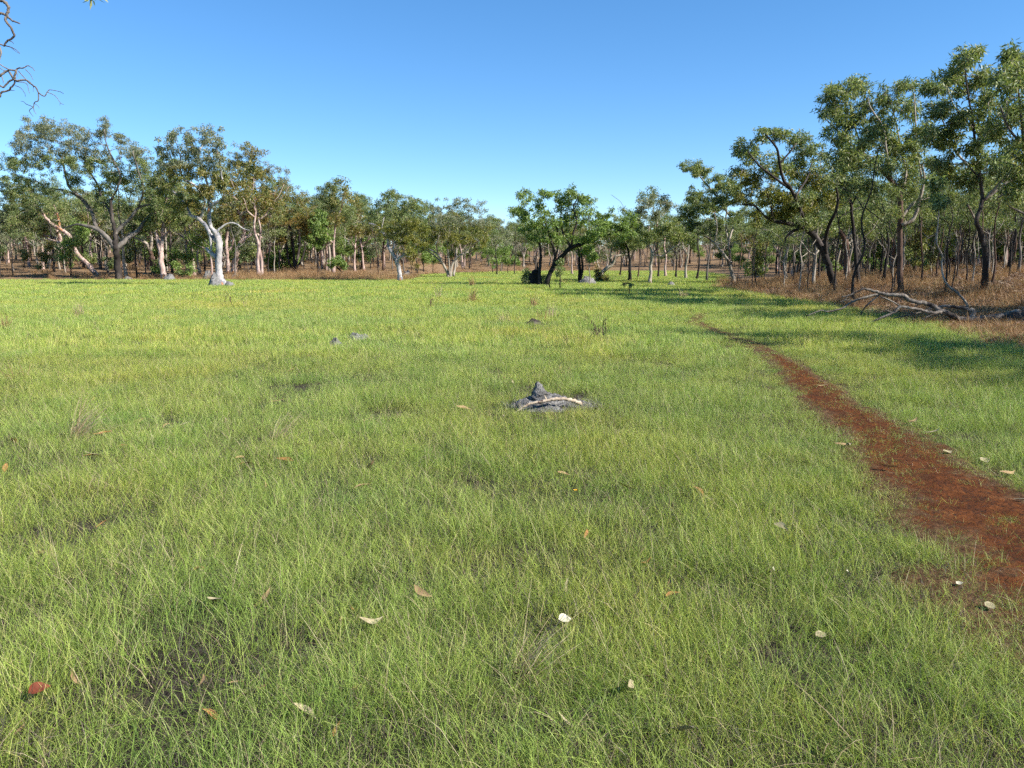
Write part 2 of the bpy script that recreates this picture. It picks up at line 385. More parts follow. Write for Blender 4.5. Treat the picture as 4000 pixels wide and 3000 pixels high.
gme.attributes.new('green', 'FLOAT', 'POINT').data.foreach_set('value', (sstep(20, 45, yr) * (1 - wood) * 0.95).astype(np.float32))
ground = tag(add('ground', gme), 'brown earth of the clearing and the woodland floor', kind='structure')

# the foot track: ragged strip of bare red earth
rp = np.random.default_rng(11)
rows = []; K = 41
tan = np.gradient(PS, axis=0); tan /= np.linalg.norm(tan, axis=1)[:, None]
nor = np.stack([-tan[:, 1], tan[:, 0]], -1)
fineS = smooth_line(PATH, 40)
fw = np.interp(fineS[:, 1], PS[:, 1], PWID)
ft = np.gradient(fineS, axis=0); ft /= np.linalg.norm(ft, axis=1)[:, None]; fn = np.stack([ft[:, 1], -ft[:, 0]], -1)
s_arc = np.concatenate([[0], np.cumsum(np.linalg.norm(np.diff(fineS, axis=0), axis=1))])
wl = 2.6 * fw * (0.5 + 1.0 * fbm(s_arc * 1.7, s_arc * 0 + 2, 21, 3)); wr = 1.9 * fw * (0.5 + 1.0 * fbm(s_arc * 1.7, s_arc * 0 + 7, 22, 3))
tt = np.linspace(-1, 1, K)
PX = fineS[:, None, :] + fn[:, None, :] * np.where(tt[None, :] < 0, tt[None, :] * wl[:, None], tt[None, :] * wr[:, None])[..., None]
PZ = ground_z(PX[..., 0], PX[..., 1]) - 0.006 + (0.008 + 0.018 * fbm(PX[..., 0] * 5, PX[..., 1] * 5, 31, 3) + 0.022 * fbm(PX[..., 0] * 17, PX[..., 1] * 17, 35, 3)) * (1 - tt[None, :] ** 6)
PV = np.concatenate([PX, PZ[..., None]], -1).reshape(-1, 3)
pi_ = np.arange(len(fineS) * K).reshape(len(fineS), K)
pq = np.stack([pi_[:-1, :-1], pi_[:-1, 1:], pi_[1:, 1:], pi_[1:, :-1]], -1).reshape(-1, 4)
pme = mesh_np('dirt_path', PV, [pq], path_mat(), True)
pme.attributes.new('edge', 'FLOAT', 'POINT').data.foreach_set('value', (np.abs(tt)[None, :] + 0.75 * sstep(10.5, 17, fineS[:, 1])[:, None]).ravel().astype(np.float32))
path = tag(add('dirt_path', pme), 'narrow red earth foot track winding through the grass', kind='structure')

# ------------------------------------------------------------------ grass
def blades(rng, n, rad, h0, h1, w, lean, curl, segs=3, bend_dir=None, flat=0.0):
    """n curved tapering blades rooted within rad; returns verts, quads, tris"""
    a = rng.random(n) * 2 * math.pi; r = rad * np.sqrt(rng.random(n))
    base = np.stack([r * np.cos(a), r * np.sin(a), np.zeros(n)], -1)
    h = h0 + (h1 - h0) * rng.random(n) ** 1.3
    d = rng.random(n) * 2 * math.pi if bend_dir is None else bend_dir + rng.normal(0, 0.5, n)
    dirv = np.stack([np.cos(d), np.sin(d), np.zeros(n)], -1)
    ln = lean * np.abs(rng.normal(0.5, 0.5, n)); cu = curl * rng.random(n)
    fa = rng.random(n) * math.pi
    side = np.stack([np.cos(fa), np.sin(fa), np.zeros(n)], -1)
    V = []; ts = np.linspace(0, 1, segs + 1)
    for k, t in enumerate(ts):
        th = ln + cu * t
        hor = np.sin(np.clip(th, 0, 1.5)) * t * h; ver = np.cos(np.clip(th, 0, 1.45)) * t * h
        p = base + dirv * hor[:, None] + np.array([0, 0, 1]) * (ver - 0.012)[:, None]
        if k < segs:
            ww = w * (1 - 0.55 * t ** 1.5) * 0.5
            V.append(p - side * ww); V.append(p + side * ww)
        else: V.append(p)
    V = np.stack(V, 1); k = V.shape[1]           # n,k,3
    b = (np.arange(n) * k)[:, None]
    q = [np.stack([b[:, 0] + 2 * s, b[:, 0] + 2 * s + 1, b[:, 0] + 2 * s + 3, b[:, 0] + 2 * s + 2], -1) for s in range(segs - 1)]
    t = np.stack([b[:, 0] + 2 * (segs - 1), b[:, 0] + 2 * (segs - 1) + 1, b[:, 0] + k - 1], -1)
    return V.reshape(-1, 3), np.vstack(q), t

def scatter(name, pts, idx_, rot, scl, sources, label):
    """one object of uncountable blades: tufts instanced on points"""
    coll = bpy.data.collections.new(name + '_tufts')
    for i, me in enumerate(sources):
        o = bpy.data.objects.new('%s_tuft_%02d' % (name, i), me); coll.objects.link(o)
    me = bpy.data.meshes.new(name); me.vertices.add(len(pts)); me.vertices.foreach_set('co', np.asarray(pts, np.float32).ravel())
    me.attributes.new('pick', 'INT', 'POINT').data.foreach_set('value', np.asarray(idx_, np.int32))
    me.attributes.new('turn', 'FLOAT_VECTOR', 'POINT').data.foreach_set('vector', np.asarray(rot, np.float32).ravel())
    me.attributes.new('grow', 'FLOAT_VECTOR', 'POINT').data.foreach_set('vector', np.asarray(scl, np.float32).ravel())
    o = add(name, me); tag(o, label, kind='stuff')
    ng = bpy.data.node_groups.new(name, 'GeometryNodeTree')
    ng.interface.new_socket('Geometry', in_out='INPUT', socket_type='NodeSocketGeometry')
    ng.interface.new_socket('Geometry', in_out='OUTPUT', socket_type='NodeSocketGeometry')
    N = ng.nodes; L = ng.links
    gi = N.new('NodeGroupInput'); go = N.new('NodeGroupOutput')
    ci = N.new('GeometryNodeCollectionInfo'); ci.inputs[0].default_value = coll; ci.inputs['Separate Children'].default_value = True; ci.inputs['Reset Children'].default_value = True
    iop = N.new('GeometryNodeInstanceOnPoints'); iop.inputs['Pick Instance'].default_value = True
    def att(n, t):
        a = N.new('GeometryNodeInputNamedAttribute'); a.data_type = t; a.inputs[0].default_value = n; return a.outputs[0]
    L.new(gi.outputs[0], iop.inputs['Points']); L.new(ci.outputs[0], iop.inputs['Instance'])
    L.new(att('pick', 'INT'), iop.inputs['Instance Index'])
    L.new(att('turn', 'FLOAT_VECTOR'), iop.inputs['Rotation']); L.new(att('grow', 'FLOAT_VECTOR'), iop.inputs['Scale'])
    L.new(iop.outputs[0], go.inputs[0])
    md = o.modifiers.new('tufts', 'NODES'); md.node_group = ng
    return o

def tuft_mesh(name, rng, specs):
    """specs: list of (material, blade kwargs)"""
    Vs, Qs, Ts, mq, mt = [], [], [], [], []; n = 0; mats = []
    for mi, (mat, kw) in enumerate(specs):
        V, q, t = blades(rng, **kw); Vs.append(V); Qs.append(q + n); Ts.append(t + n); n += len(V); mats.append(mat)
        mq += [mi] * len(q); mt += [mi] * len(t)
    return mesh_np(name, np.vstack(Vs), [np.vstack(Qs), np.vstack(Ts)], mats=mats, midx=mq + mt)

rg = np.random.default_rng(3)
def near_tuft(i, k, rad, lush):
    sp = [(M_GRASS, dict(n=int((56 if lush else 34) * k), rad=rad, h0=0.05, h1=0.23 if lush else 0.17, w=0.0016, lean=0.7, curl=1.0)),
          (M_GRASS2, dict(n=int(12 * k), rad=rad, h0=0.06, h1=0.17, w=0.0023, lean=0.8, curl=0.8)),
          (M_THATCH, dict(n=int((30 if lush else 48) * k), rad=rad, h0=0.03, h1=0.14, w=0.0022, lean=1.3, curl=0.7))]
    if lush: sp.append((M_STRAW, dict(n=int(1.6 * k), rad=rad, h0=0.16, h1=0.33, w=0.0014, lean=0.6, curl=0.7)))
    if not lush: sp.append((M_STRAW, dict(n=int(5 * k), rad=rad, h0=0.06, h1=0.24, w=0.0020, lean=1.0, curl=0.9)))
    return tuft_mesh('near_tuft_%d' % i, rg, sp)
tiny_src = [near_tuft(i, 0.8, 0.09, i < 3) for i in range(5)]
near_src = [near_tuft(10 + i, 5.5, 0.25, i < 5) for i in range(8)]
mid_src = [tuft_mesh('mid_tuft_%d' % i, rg, [
    (M_GRASS, dict(n=80, rad=0.20, h0=0.08, h1=0.24, w=0.0050, lean=0.5, curl=0.8, segs=2)),
    (M_GRASS2, dict(n=14, rad=0.20, h0=0.06, h1=0.18, w=0.0055, lean=0.7, curl=0.8, segs=2)),
    (M_THATCH, dict(n=18, rad=0.20, h0=0.04, h1=0.13, w=0.006, lean=1.2, curl=0.7, segs=2)),
    (M_STRAW, dict(n=4, rad=0.20, h0=0.12, h1=0.28, w=0.0035, lean=0.6, curl=0.7, segs=2))]) for i in range(5)]
far_src = [tuft_mesh('far_tuft_%d' % i, rg, [
    (M_GRASS, dict(n=110, rad=0.45, h0=0.08, h1=0.24, w=0.011, lean=0.5, curl=0.7, segs=2)),
    (M_GRASS2, dict(n=20, rad=0.45, h0=0.08, h1=0.20, w=0.012, lean=0.6, curl=0.7, segs=2)),
    (M_THATCH, dict(n=12, rad=0.45, h0=0.05, h1=0.16, w=0.012, lean=1.0, curl=0.7, segs=2)),
    (M_STRAW, dict(n=7, rad=0.45, h0=0.12, h1=0.28, w=0.008, lean=0.5, curl=0.7, segs=2))]) for i in range(4)]

MOUND_C = hit(2130, 1590)
def meadow_mask(x, y):
    m = 1 - np.maximum(sstep(-1.4, 0.4, x - right_edge(y) + 1.6 * (fbm(x * .5, y * .5, 8) - .5)),
                       sstep(-3, 2, y - back_edge(x) + 6 * (fbm(x * .2, y * .2, 9) - .5)))
    pd = path_dist(x, y) + 0.45 * (fbm(x * 3, y * 3, 61) - 0.5) - 0.28 * (1 - sstep(3.2, 6.5, y))
    m = m * (0.30 + 0.70 * sstep(-0.10, 0.35, pd))
    e = np.hypot((x - MOUND_C[0]) / 0.47, (y - MOUND_C[1]) / 0.36)
    return m * sstep(0.75, 1.15, e)

def field(rng, y0, y1, dens, src, sc0, sc1, base, pmin=-9.0, pmax=99.0):
    n = int(dens * (y1 - y0) * (1.6 * y1 + 8))
    y = y0 + (y1 - y0) * rng.random(n); x = (rng.random(n) * 2 - 1) * (0.8 * y1 + 4)
    k = np.abs(x) < 0.78 * y + 2.5; x, y = x[k], y[k]
    pd = path_dist(x, y); e = np.hypot((x - MOUND_C[0]) / 0.52, (y - MOUND_C[1]) / 0.42)
    pd = np.where(e < 1.6, np.minimum(pd, (e - 0.9) * 0.5), pd)
    k = (pd >= pmin) & (pd < pmax); x, y, pd = x[k], y[k], pd[k]
    m = meadow_mask(x, y)
    cl = fbm(x * 1.3, y * 1.3, 71, 3); big = fbm(x * 0.25, y * 0.25, 77, 2)
    k = rng.random(len(x)) < m * np.clip(0.95 + 0.9 * (cl - 0.35), 0.9, 1); x, y, m, cl, big, pd = x[k], y[k], m[k], cl[k], big[k], pd[k]
    s = (sc0 + (sc1 - sc0) * rng.random(len(x))) * (0.72 + 0.62 * cl) * (0.5 + 0.5 * sstep(0.0, 1.1, pd))
    grow = np.stack([s ** 0.5, s ** 0.5, s * (0.85 + 0.3 * big)], -1)
    rot = np.stack([rng.normal(0, 0.08, len(x)), rng.normal(0, 0.08, len(x)), rng.random(len(x)) * 6.283], -1)
    pts = np.stack([x, y, ground_z(x, y)], -1)
    return pts, base + rng.integers(0, len(src), len(x)), rot, grow

n0, n1, n2 = len(tiny_src), len(tiny_src) + len(near_src), len(tiny_src) + len(near_src) + len(mid_src)
parts = [field(rg, 1.5, 25, 150, tiny_src, 0.7, 1.2, 0, -9, 0.42),
         field(rg, 1.5, 7, 34, near_src, 0.7, 1.15, n0, 0.30), field(rg, 7, 14, 25, near_src[:6], 0.75, 1.15, n0, 0.30),
         field(rg, 13, 32, 20, mid_src, 0.75, 1.15, n1, 0.10),
         field(rg, 31, 80, 5.0, far_src, 0.8, 1.15, n2),
         field(rg, 80, 135, 2.5, far_src, 0.9, 1.3, n2)]
scatter('meadow_grass', np.vstack([p[0] for p in parts]), np.concatenate([p[1] for p in parts]), np.vstack([p[2] for p in parts]),
        np.vstack([p[3] for p in parts]), tiny_src + near_src + mid_src + far_src, 'short bright green grass covering the whole clearing')

# tall dry grass of the wood's edge
dry_src = [tuft_mesh('dry_tuft_%d' % i, rg, [
    (M_DRY, dict(n=60, rad=0.28, h0=0.25, h1=0.85, w=0.009, lean=0.45, curl=0.5)),
    (M_DRYPALE, dict(n=14, rad=0.28, h0=0.3, h1=0.95, w=0.007, lean=0.4, curl=0.5))]) for i in range(4)]
dry_src += [tuft_mesh('dry_tuft_%d' % (4 + i), rg, [
    (M_DRYPALE, dict(n=60, rad=0.30, h0=0.2, h1=0.75, w=0.009, lean=0.5, curl=0.6)),
    (M_GRASS2, dict(n=14, rad=0.28, h0=0.1, h1=0.4, w=0.008, lean=0.4, curl=0.5))]) for i in range(2)]
def dry_field(rng, n, xr_, yr_, fn_, hs, pale):
    x = xr_[0] + (xr_[1] - xr_[0]) * rng.random(n); y = yr_[0] + (yr_[1] - yr_[0]) * rng.random(n)
    w = fn_(x, y); k = rng.random(n) < w; x, y, w = x[k], y[k], w[k]
    s = hs * (0.55 + 0.6 * rng.random(len(x))) * (0.6 + 0.7 * fbm(x * .35, y * .35, 91))
    grow = np.stack([0.7 + 0.3 * s, 0.7 + 0.3 * s, s], -1)
    rot = np.stack([rng.normal(0, .1, len(x)), rng.normal(0, .1, len(x)), rng.random(len(x)) * 6.28], -1)
    pk = np.where(rng.random(len(x)) < pale, 4 + rng.integers(0, 2, len(x)), rng.integers(0, 4, len(x)))
    return np.stack([x, y, ground_z(x, y)], -1), pk, rot, grow
def rmask(x, y):
    d = x - right_edge(y) + 1.4 * (fbm(x * .5, y * .5, 8) - .5)
    near_bare = sstep(19, 28, y)                # nearer than the fallen tree the grass is short
    return sstep(-0.9, 0.6, d) * (1 - 0.65 * sstep(4, 18, d)) * (0.25 + 0.75 * near_bare) * sstep(0.28, 0.5, fbm(x * .45, y * .45, 33))
dp = [dry_field(rg, 5600, (8.5, 34), (12, 62), rmask, 0.80, 0.45),
      dry_field(rg, 2600, (8.5, 16), (10, 24), lambda x, y: sstep(-1.3, 0.0, x - right_edge(y)), 0.30, 0.6)]
def lstrip(x, y):
    by = back_edge(x)
    d = y - by + 4 * (fbm(x * .2, y * .2, 9) - .5)
    return sstep(-2.0, 0.5, d) * (1 - 0.7 * sstep(5, 14, d)) * sstep(0.25, 0.45, fbm(x * .12, y * .5, 36))
dp += [dry_field(rg, 5200, (-62, 14), (60, 160), lstrip, 0.8, 0.25)]
# tawny band in front of the left wood, between the white gum and the twisted gum
def band(x, y):
    return sstep(-26, -24, x) * (1 - sstep(-9.5, -8, x)) * sstep(63, 66, y) * (1 - sstep(73, 78, y))
dp += [dry_field(rg, 1500, (-27, -7), (62, 79), band, 1.15, 0.55)]
def cband(x, y):
    q = hit(1960, 1110); return np.exp(-((x - q[0]) / 3.4) ** 2 - ((y - q[1]) / 1.8) ** 2) * 0.8
dp += [dry_field(rg, 160, (-8, 6), (44, 64), cband, 0.9, 0.5)]
scatter('dry_grass', np.vstack([p[0] for p in dp]), np.concatenate([p[1] for p in dp]), np.vstack([p[2] for p in dp]), np.vstack([p[3] for p in dp]),
        dry_src, 'tall reddish brown dry grass along the edge of the wood')

# leaf litter on the woodland floor
def litter_mesh(i):
    n = 26; r = np.random.default_rng(200 + i)
    c = np.stack([(r.random(n) - .5) * .9, (r.random(n) - .5) * .9, 0.02 + 0.05 * r.random(n)], -1)
    a = r.random(n) * 6.283; L_ = 0.05 + 0.05 * r.random(n); W = L_ * 0.34
    d = np.stack([np.cos(a), np.sin(a), r.normal(0, .35, n)], -1); s = np.stack([-np.sin(a), np.cos(a), r.normal(0, .35, n)], -1)
    V = np.stack([c - d * L_[:, None], c + s * W[:, None], c + d * L_[:, None], c - s * W[:, None]], 1).reshape(-1, 3)
    return mesh_np('litter_%d' % i, V, [np.arange(4 * n).reshape(n, 4)], M_LITTER)
n = 3600; x = 8.6 + 26 * rg.random(n) ** 1.3; y = 9 + 46 * rg.random(n)
k = (x - right_edge(y) + 1.5 * (fbm(x * .6, y * .6, 41) - .5)) > -0.3; x, y = x[k], y[k]
scatter('leaf_litter', np.stack([x, y, ground_z(x, y)], -1), rg.integers(0, 4, len(x)), np.stack([x * 0, x * 0, rg.random(len(x)) * 6.28], -1),
        np.full((len(x), 3), 1.0), [litter_mesh(i) for i in range(4)], 'fallen leaf litter under the trees on the right bank')

# ------------------------------------------------------------------ trees
SEED = [100]
def leaves_np(rng, C, n_each, rad, L, W, droop=0.6):
    """rhombic leaves hanging in clumps C (k,3) with radii rad (k,)"""
    k = len(C); n = k * n_each
    c = np.repeat(C, n_each, 0); r = np.repeat(rad, n_each)
    v = rng.normal(0, 1, (n, 3)); v /= np.linalg.norm(v, axis=1)[:, None]
    rr = rng.random(n) ** 0.5 * (0.8 + 0.35 * rng.random(n))
    c = c + v * (rr * r)[:, None] * np.array([1.0, 1.0, 0.72])
    d = rng.normal(0, 1, (n, 3)) * 0.8 + v * 0.4; d[:, 2] -= droop * 1.2
    d /= np.linalg.norm(d, axis=1)[:, None]
    w = np.cross(d, rng.normal(0, 1, (n, 3))); w /= np.maximum(np.linalg.norm(w, axis=1), 1e-6)[:, None]
    nrm = np.cross(d, w)
    l = L * (0.65 + 0.7 * rng.random(n)); ww = W * (0.7 + 0.6 * rng.random(n))
    a = c; b = c + d * (l * 0.45)[:, None] + w * (ww / 2)[:, None] + nrm * (ww * 0.15)[:, None]
    t = c + d * l[:, None] ; e = c + d * (l * 0.45)[:, None] - w * (ww / 2)[:, None] + nrm * (ww * 0.15)[:, None]
    return np.stack([a, b, t, e], 1).reshape(-1, 3)

def leaf_mesh(name, V, mat):
    return mesh_np(name, V, [np.arange(len(V)).reshape(-1, 4)], mat)

def grow_twigs(rng, nodes, nrad, clumps, acc, sides=5, sag=0.12, rmin=0.016):
    """joins every leaf clump to the nearest wood, farther ones through nearer ones"""
    nodes = [np.asarray(nodes)]; nrad = [np.asarray(nrad)]
    N = nodes[0]; R = nrad[0]
    d0 = np.array([np.min(np.linalg.norm(N - c, axis=1)) for c in clumps]) if len(clumps) else []
    for i in np.argsort(d0):
        c = clumps[i]
        dd = np.linalg.norm(N - c, axis=1) + 0.6 * np.maximum(0, N[:, 2] - c[2])
        j = int(np.argmin(dd)); a = N[j]; Ld = np.linalg.norm(c - a)
        if Ld < 0.12: continue
        m1 = a + (c - a) * 0.33 + rng.normal(0, 0.09 * Ld, 3) - np.array([0, 0, sag * Ld * 0.3])
        m2 = a + (c - a) * 0.68 + rng.normal(0, 0.09 * Ld, 3)
        r0 = min(R[j] * 0.75, 0.014 + 0.026 * Ld); r0 = max(r0, rmin)
        pts = smooth_line([a, m1, m2, c], 3); rr = np.linspace(r0, rmin * 0.55, len(pts))
        acc.add(*tube(pts, rr, sides, cap=False))
        N = np.vstack([N, pts[2:]]); R = np.concatenate([R, rr[2:]])

def tree(name, label, base_px, limbs, blobs, bk, lf, Y=None, cat='tree', group=None, leaf=(0.17, 0.048), dens=1.0, n_each=72, crad=0.34,
         bk2=None, twig_bk=None, depth=1.0, lf2=None, flare=1.35):
    """limbs and blobs are read off the photograph at the tree's own distance and get real depth of their own"""
    SEED[0] += 1; rng = np.random.default_rng(SEED[0])
    q = hit(*base_px) if Y is None else P(base_px[0], base_px[1], Y)
    Y = q[1]; q[2] = gz(q[0], q[1]); mpp = Y / F
    root = empty(name, q, label, cat, group)
    nodes, nr = [], []
    lines = []
    for li, lb in enumerate(limbs):
        lb = np.array(lb, float)
        k = len(lb)
        if li == 0: off = np.cumsum(np.concatenate([[0], rng.normal(0, 0.12, k - 1)])) * depth
        else:
            off0 = 0.0
            if lines:                           # start on the nearest wood already there
                allp = np.vstack([l[0] for l in lines]); ally = np.concatenate([l[1] for l in lines])
                off0 = ally[int(np.argmin(np.hypot(allp[:, 0] - lb[0, 0], allp[:, 1] - lb[0, 1])))]
            sl_ = rng.uniform(-1, 1) * 0.55 * depth
            seg = np.concatenate([[0], np.cumsum(np.hypot(*np.diff(lb[:, :2], axis=0).T))]) * mpp
            off = off0 + sl_ * seg
        lines.append((lb[:, :2], off))
        pts = np.array([P(a, b, Y + o) for (a, b), o in zip(lb[:, :2], off)])
        rad = lb[:, 2] * mpp
        if li == 0:
            pts = np.vstack([pts[0] - [0, 0, 0.25], pts]); pts[0, 2] = q[2] - 0.2; pts[1, 2] = q[2] + 0.02
            rad = np.concatenate([[rad[0] * flare], rad]); rad[1] *= (1 + flare) / 2
        sp = smooth_line(np.hstack([pts, rad[:, None]]), 5)
        pp, rr = sp[:, :3], np.maximum(sp[:, 3], 0.006)
        pp[1:-1] += rng.normal(0, 0.10, pp[1:-1].shape) * rr[1:-1, None]
        V, Q, T = tube(pp, rr, 10 if li == 0 else 8, rng, 0.07)
        a = Acc(); a.add(V, Q, T)
        part = add('trunk' if li == 0 else 'limb', a.mesh(name + ('_trunk' if li == 0 else '_limb'), BK[bk if (li == 0 or not bk2) else bk2], True, q), root)
        s0 = int(len(pp) * 0.55) if li == 0 else 1
        nodes.append(pp[s0:]); nr.append(rr[s0:])
    C, CR = [], []
    for b in blobs:
        bx, by, rx, ry = b[:4]; w = b[4] if len(b) > 4 else 1.0
        rxm, rym = rx * mpp, ry * mpp
        k = max(3, int(round(dens * w * (6 + 8.2 * rxm * rym * 3.14))))
        v = rng.normal(0, 1, (k, 3)); v /= np.linalg.norm(v, axis=1)[:, None]; v *= (rng.random(k) ** 0.42 * (0.85 + 0.6 * rng.random(k)))[:, None]
        dy = v[:, 1] * max(rxm, 0.8) * depth + rng.normal(0, 0.5) * depth
        for vx, vz, d in zip(v[:, 0], v[:, 2], dy):
            C.append(P(bx + vx * rx, by + vz * ry, Y + d)); CR.append(crad * rng.uniform(0.65, 1.25) * min(1, 0.6 + 0.4 * rym))
    if C:
        C = np.array(C); CR = np.array(CR)
        acc = Acc(); grow_twigs(rng, np.vstack(nodes), np.concatenate(nr), C, acc)
        if acc.V: tag(add('twigs', acc.mesh(name + '_twigs', BK[twig_bk or bk2 or bk], True, q), root), kind='stuff')
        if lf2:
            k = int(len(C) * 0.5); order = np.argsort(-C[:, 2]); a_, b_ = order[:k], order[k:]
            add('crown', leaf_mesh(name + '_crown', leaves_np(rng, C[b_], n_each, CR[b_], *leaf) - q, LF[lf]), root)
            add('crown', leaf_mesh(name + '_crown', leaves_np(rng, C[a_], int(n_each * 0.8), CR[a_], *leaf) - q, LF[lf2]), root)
        else:
            add('crown', leaf_mesh(name + '_crown', leaves_np(rng, C, n_each, CR, *leaf) - q, LF[lf]), root)
    return root

# --- left group
tree('spreading_gum_tree', 'broad spreading dark-limbed gum with forked trunk at the left edge of the clearing', (465, 1092),
  [[(465,1092,13),(458,1030,12),(455,978,13),(450,954,11),(451,911,8),(438,850,7),(434,786,5),(453,747,4)],
   [(455,978,11),(424,935,10),(381,896,8),(333,882,6),(299,877,4),(250,890,2)],
   [(381,896,7),(371,872,7),(357,829,6),(318,776,6),(270,728,5),(255,675,4),(240,610,3)],
   [(318,776,5),(260,745,4),(190,735,3),(130,700,2)],
   [(451,915,7),(463,896,7),(506,858,6),(540,814,5),(588,800,4),(640,812,3)],
   [(458,970,9),(501,930,9),(540,901,8),(569,858,6),(617,819,5),(690,808,3)],
   [(438,840,6),(400,780,5),(380,720,4),(340,650,3),(330,580,2)],
   [(453,750,4),(470,690,4),(440,620,3),(415,560,2),(408,510,1.5)],
   [(540,814,4),(560,740,3),(540,670,3),(520,600,2)]],
  [(150,500,70,38),(95,545,50,45),(230,530,75,50),(320,545,70,45),(60,640,60,50),(170,610,100,50),(290,630,90,50),(405,500,24,40,1.3),(470,535,22,28),
   (390,620,80,50),(520,590,60,40),(480,690,80,45),(590,720,55,45),(120,720,80,40,.8),(560,640,50,40),(400,770,50,30,.7),(300,700,60,40,.8),(620,780,50,40,.8),(230,760,50,30,.6)],
  'dark', 'gum', lf2='grey', twig_bk='pale', bk2='grey', n_each=80)
tree('leaning_pink_gum', 'pink-barked gum leaning steeply left behind the spreading dark gum', (371, 1071),
  [[(371,1071,9),(340,1030,8),(308,998,8),(289,969,8),(270,921,7),(236,896,7),(193,868,6),(165,830,4),(130,790,3)],
   [(289,969,6),(258,957,5),(225,945,4),(180,930,3)],[(236,896,5),(225,840,4),(205,790,3)]],
  [(150,800,70,40),(90,760,60,40),(50,800,50,50),(190,760,50,35),(110,850,70,40,.8),(40,720,50,40)], 'pink', 'gum', twig_bk='pale')
tree('brown_footed_gum', 'gum with dark brown lower trunk and pale pink top at far left', (262, 1058),
  [[(262,1058,9),(250,1015,8),(241,978,8)],[(241,980,8),(236,950,7.5),(232,920,7),(215,880,5),(222,840,4)],[(234,940,5),(200,925,4),(170,920,3)]],
  [(220,830,50,35),(170,870,50,35),(30,880,60,50),(260,800,40,30)], 'brown', 'gum', bk2='pink')
tree('brown_boled_gum', 'gum with red-brown bole and pale crooked limb left of the white-trunked pair', (604, 1078),
  [[(604,1078,10),(600,1040,9),(593,1003,8),(585,975,7)],[(587,980,7),(574,954,6),(545,935,5),(515,925,3)],[(587,980,6),(592,930,5),(580,880,4)]],
  [(560,880,45,35),(600,850,40,40),(520,900,35,25)], 'brown', 'gum', bk2='pale')
tree('forked_pink_gum', 'pinkish white gum forking into two upright limbs left of the white gum', (643, 1090),
  [[(643,1090,12),(637,1060,10),(631,1027,10),(629,985,10)],[(629,990,8),(612,921,7),(607,858,5),(600,790,4)],[(630,990,8),(636,911,7),(639,843,6),(650,770,4),(640,700,3)],[(636,930,5),(665,900,4),(700,880,3)]],
  [(640,720,70,55),(690,780,60,45),(620,800,60,45),(660,650,50,45),(690,860,45,35),(580,860,45,35),(720,840,40,30)], 'pink', 'gum')
tree('white_gum', 'stout smooth white-barked gum with flared foot standing forward in the grass', (868, 1119),
  [[(866,1119,20.2),(858,1090,16.8),(855,1055,13.4),(855,1010,12.6),(856,956,12.6),(849,923,12.6),(838,905,9.2),(824,889,7.6),(817,851,7.6),(819,812,7.6),(836,797,6.7),(868,786,5.9),(890,793,3.4)],
   [(845,940,8.4),(826,925,7.6),(807,889,7.6),(777,855,7.6),(745,842,6.7),(737,821,5.0),(722,796,4.2),(684,754,3.4),(642,737,2.5),(600,740,1.7)],
   [(840,915,5.0),(858,893,4.2),(895,872,3.4),(925,876,2.9),(950,893,2.1),(975,900,1.3)],
   [(846,1003,10.1),(828,992,7.6),(811,977,5.9),(806,968,4.2)],
   [(826,985,4.2),(824,956,4.6),(820,920,4.2),(812,900,3.4)],
   [(777,855,5.9),(790,835,5.0),(800,790,4.2),(765,728,4.2),(722,703,4.2),(705,669,3.4),(705,619,2.5),(690,560,1.7)],
   [(819,815,5.9),(815,780,5.0),(810,720,4.2),(790,660,3.4),(777,598,2.5),(810,540,1.7)],
   [(868,787,4.2),(880,740,3.4),(865,690,3.4),(860,640,2.5),(845,580,1.7)],
   [(722,703,3.4),(680,680,2.5),(640,640,1.7)]],
  [(690,530,42,30,.7),(655,570,45,40,.8),(725,560,45,35),(805,520,45,38,.8),(835,570,42,45),(760,600,50,40),(655,650,55,42),(720,665,50,40),(800,660,55,45),
   (855,680,50,45),(800,745,55,35),(650,730,50,35),(700,800,50,35),(870,745,45,35),(760,800,40,30,.7),(850,620,40,35)],
  'white', 'olive', lf2='grey', twig_bk='pale', n_each=75)
tree('crooked_white_gum', 'crooked white gum with zigzag trunk just behind the stout white gum', (912, 1076),
  [[(912,1076,12),(915,1040,11),(925,999,10),(938,956,9),(952,910,8),(946,864,7),(950,847,6.5),(931,834,6),(933,813,5.5),(950,792,5),(954,766,4),(960,720,3)],
   [(940,950,7),(955,932,6.5),(976,918,6.5),(997,910,5),(1026,931,3)],[(950,847,4),(975,846,3),(1000,842,2)],[(950,900,5),(990,895,4),(1020,890,2)]],
  [(960,590,50,35,.6),(1000,600,40,40,.6),(915,640,45,35),(975,655,60,45),(1030,680,45,38),(905,715,45,42),(960,720,60,42),(1010,780,60,42),(945,790,50,40),(1055,750,40,40,.8),(905,800,40,35,.7),(1000,850,45,35,.7),(930,860,35,30,.6)],
  'pink', 'rust', lf2='olive', twig_bk='pale')
tree('slim_white_gum', 'slim upright white gum trunk between the two larger white gums', (891, 1066),
  [[(891,1066,7),(889,1020,6.5),(886,977,6.5),(884,935,6),(892,885,6),(900,860,4)],[(886,985,5),(905,960,4),(912,930,3)],[(890,890,4),(880,850,3),(885,810,2)]],
  [(885,830,40,35),(910,880,30,25),(870,870,30,25)], 'pink', 'olive')
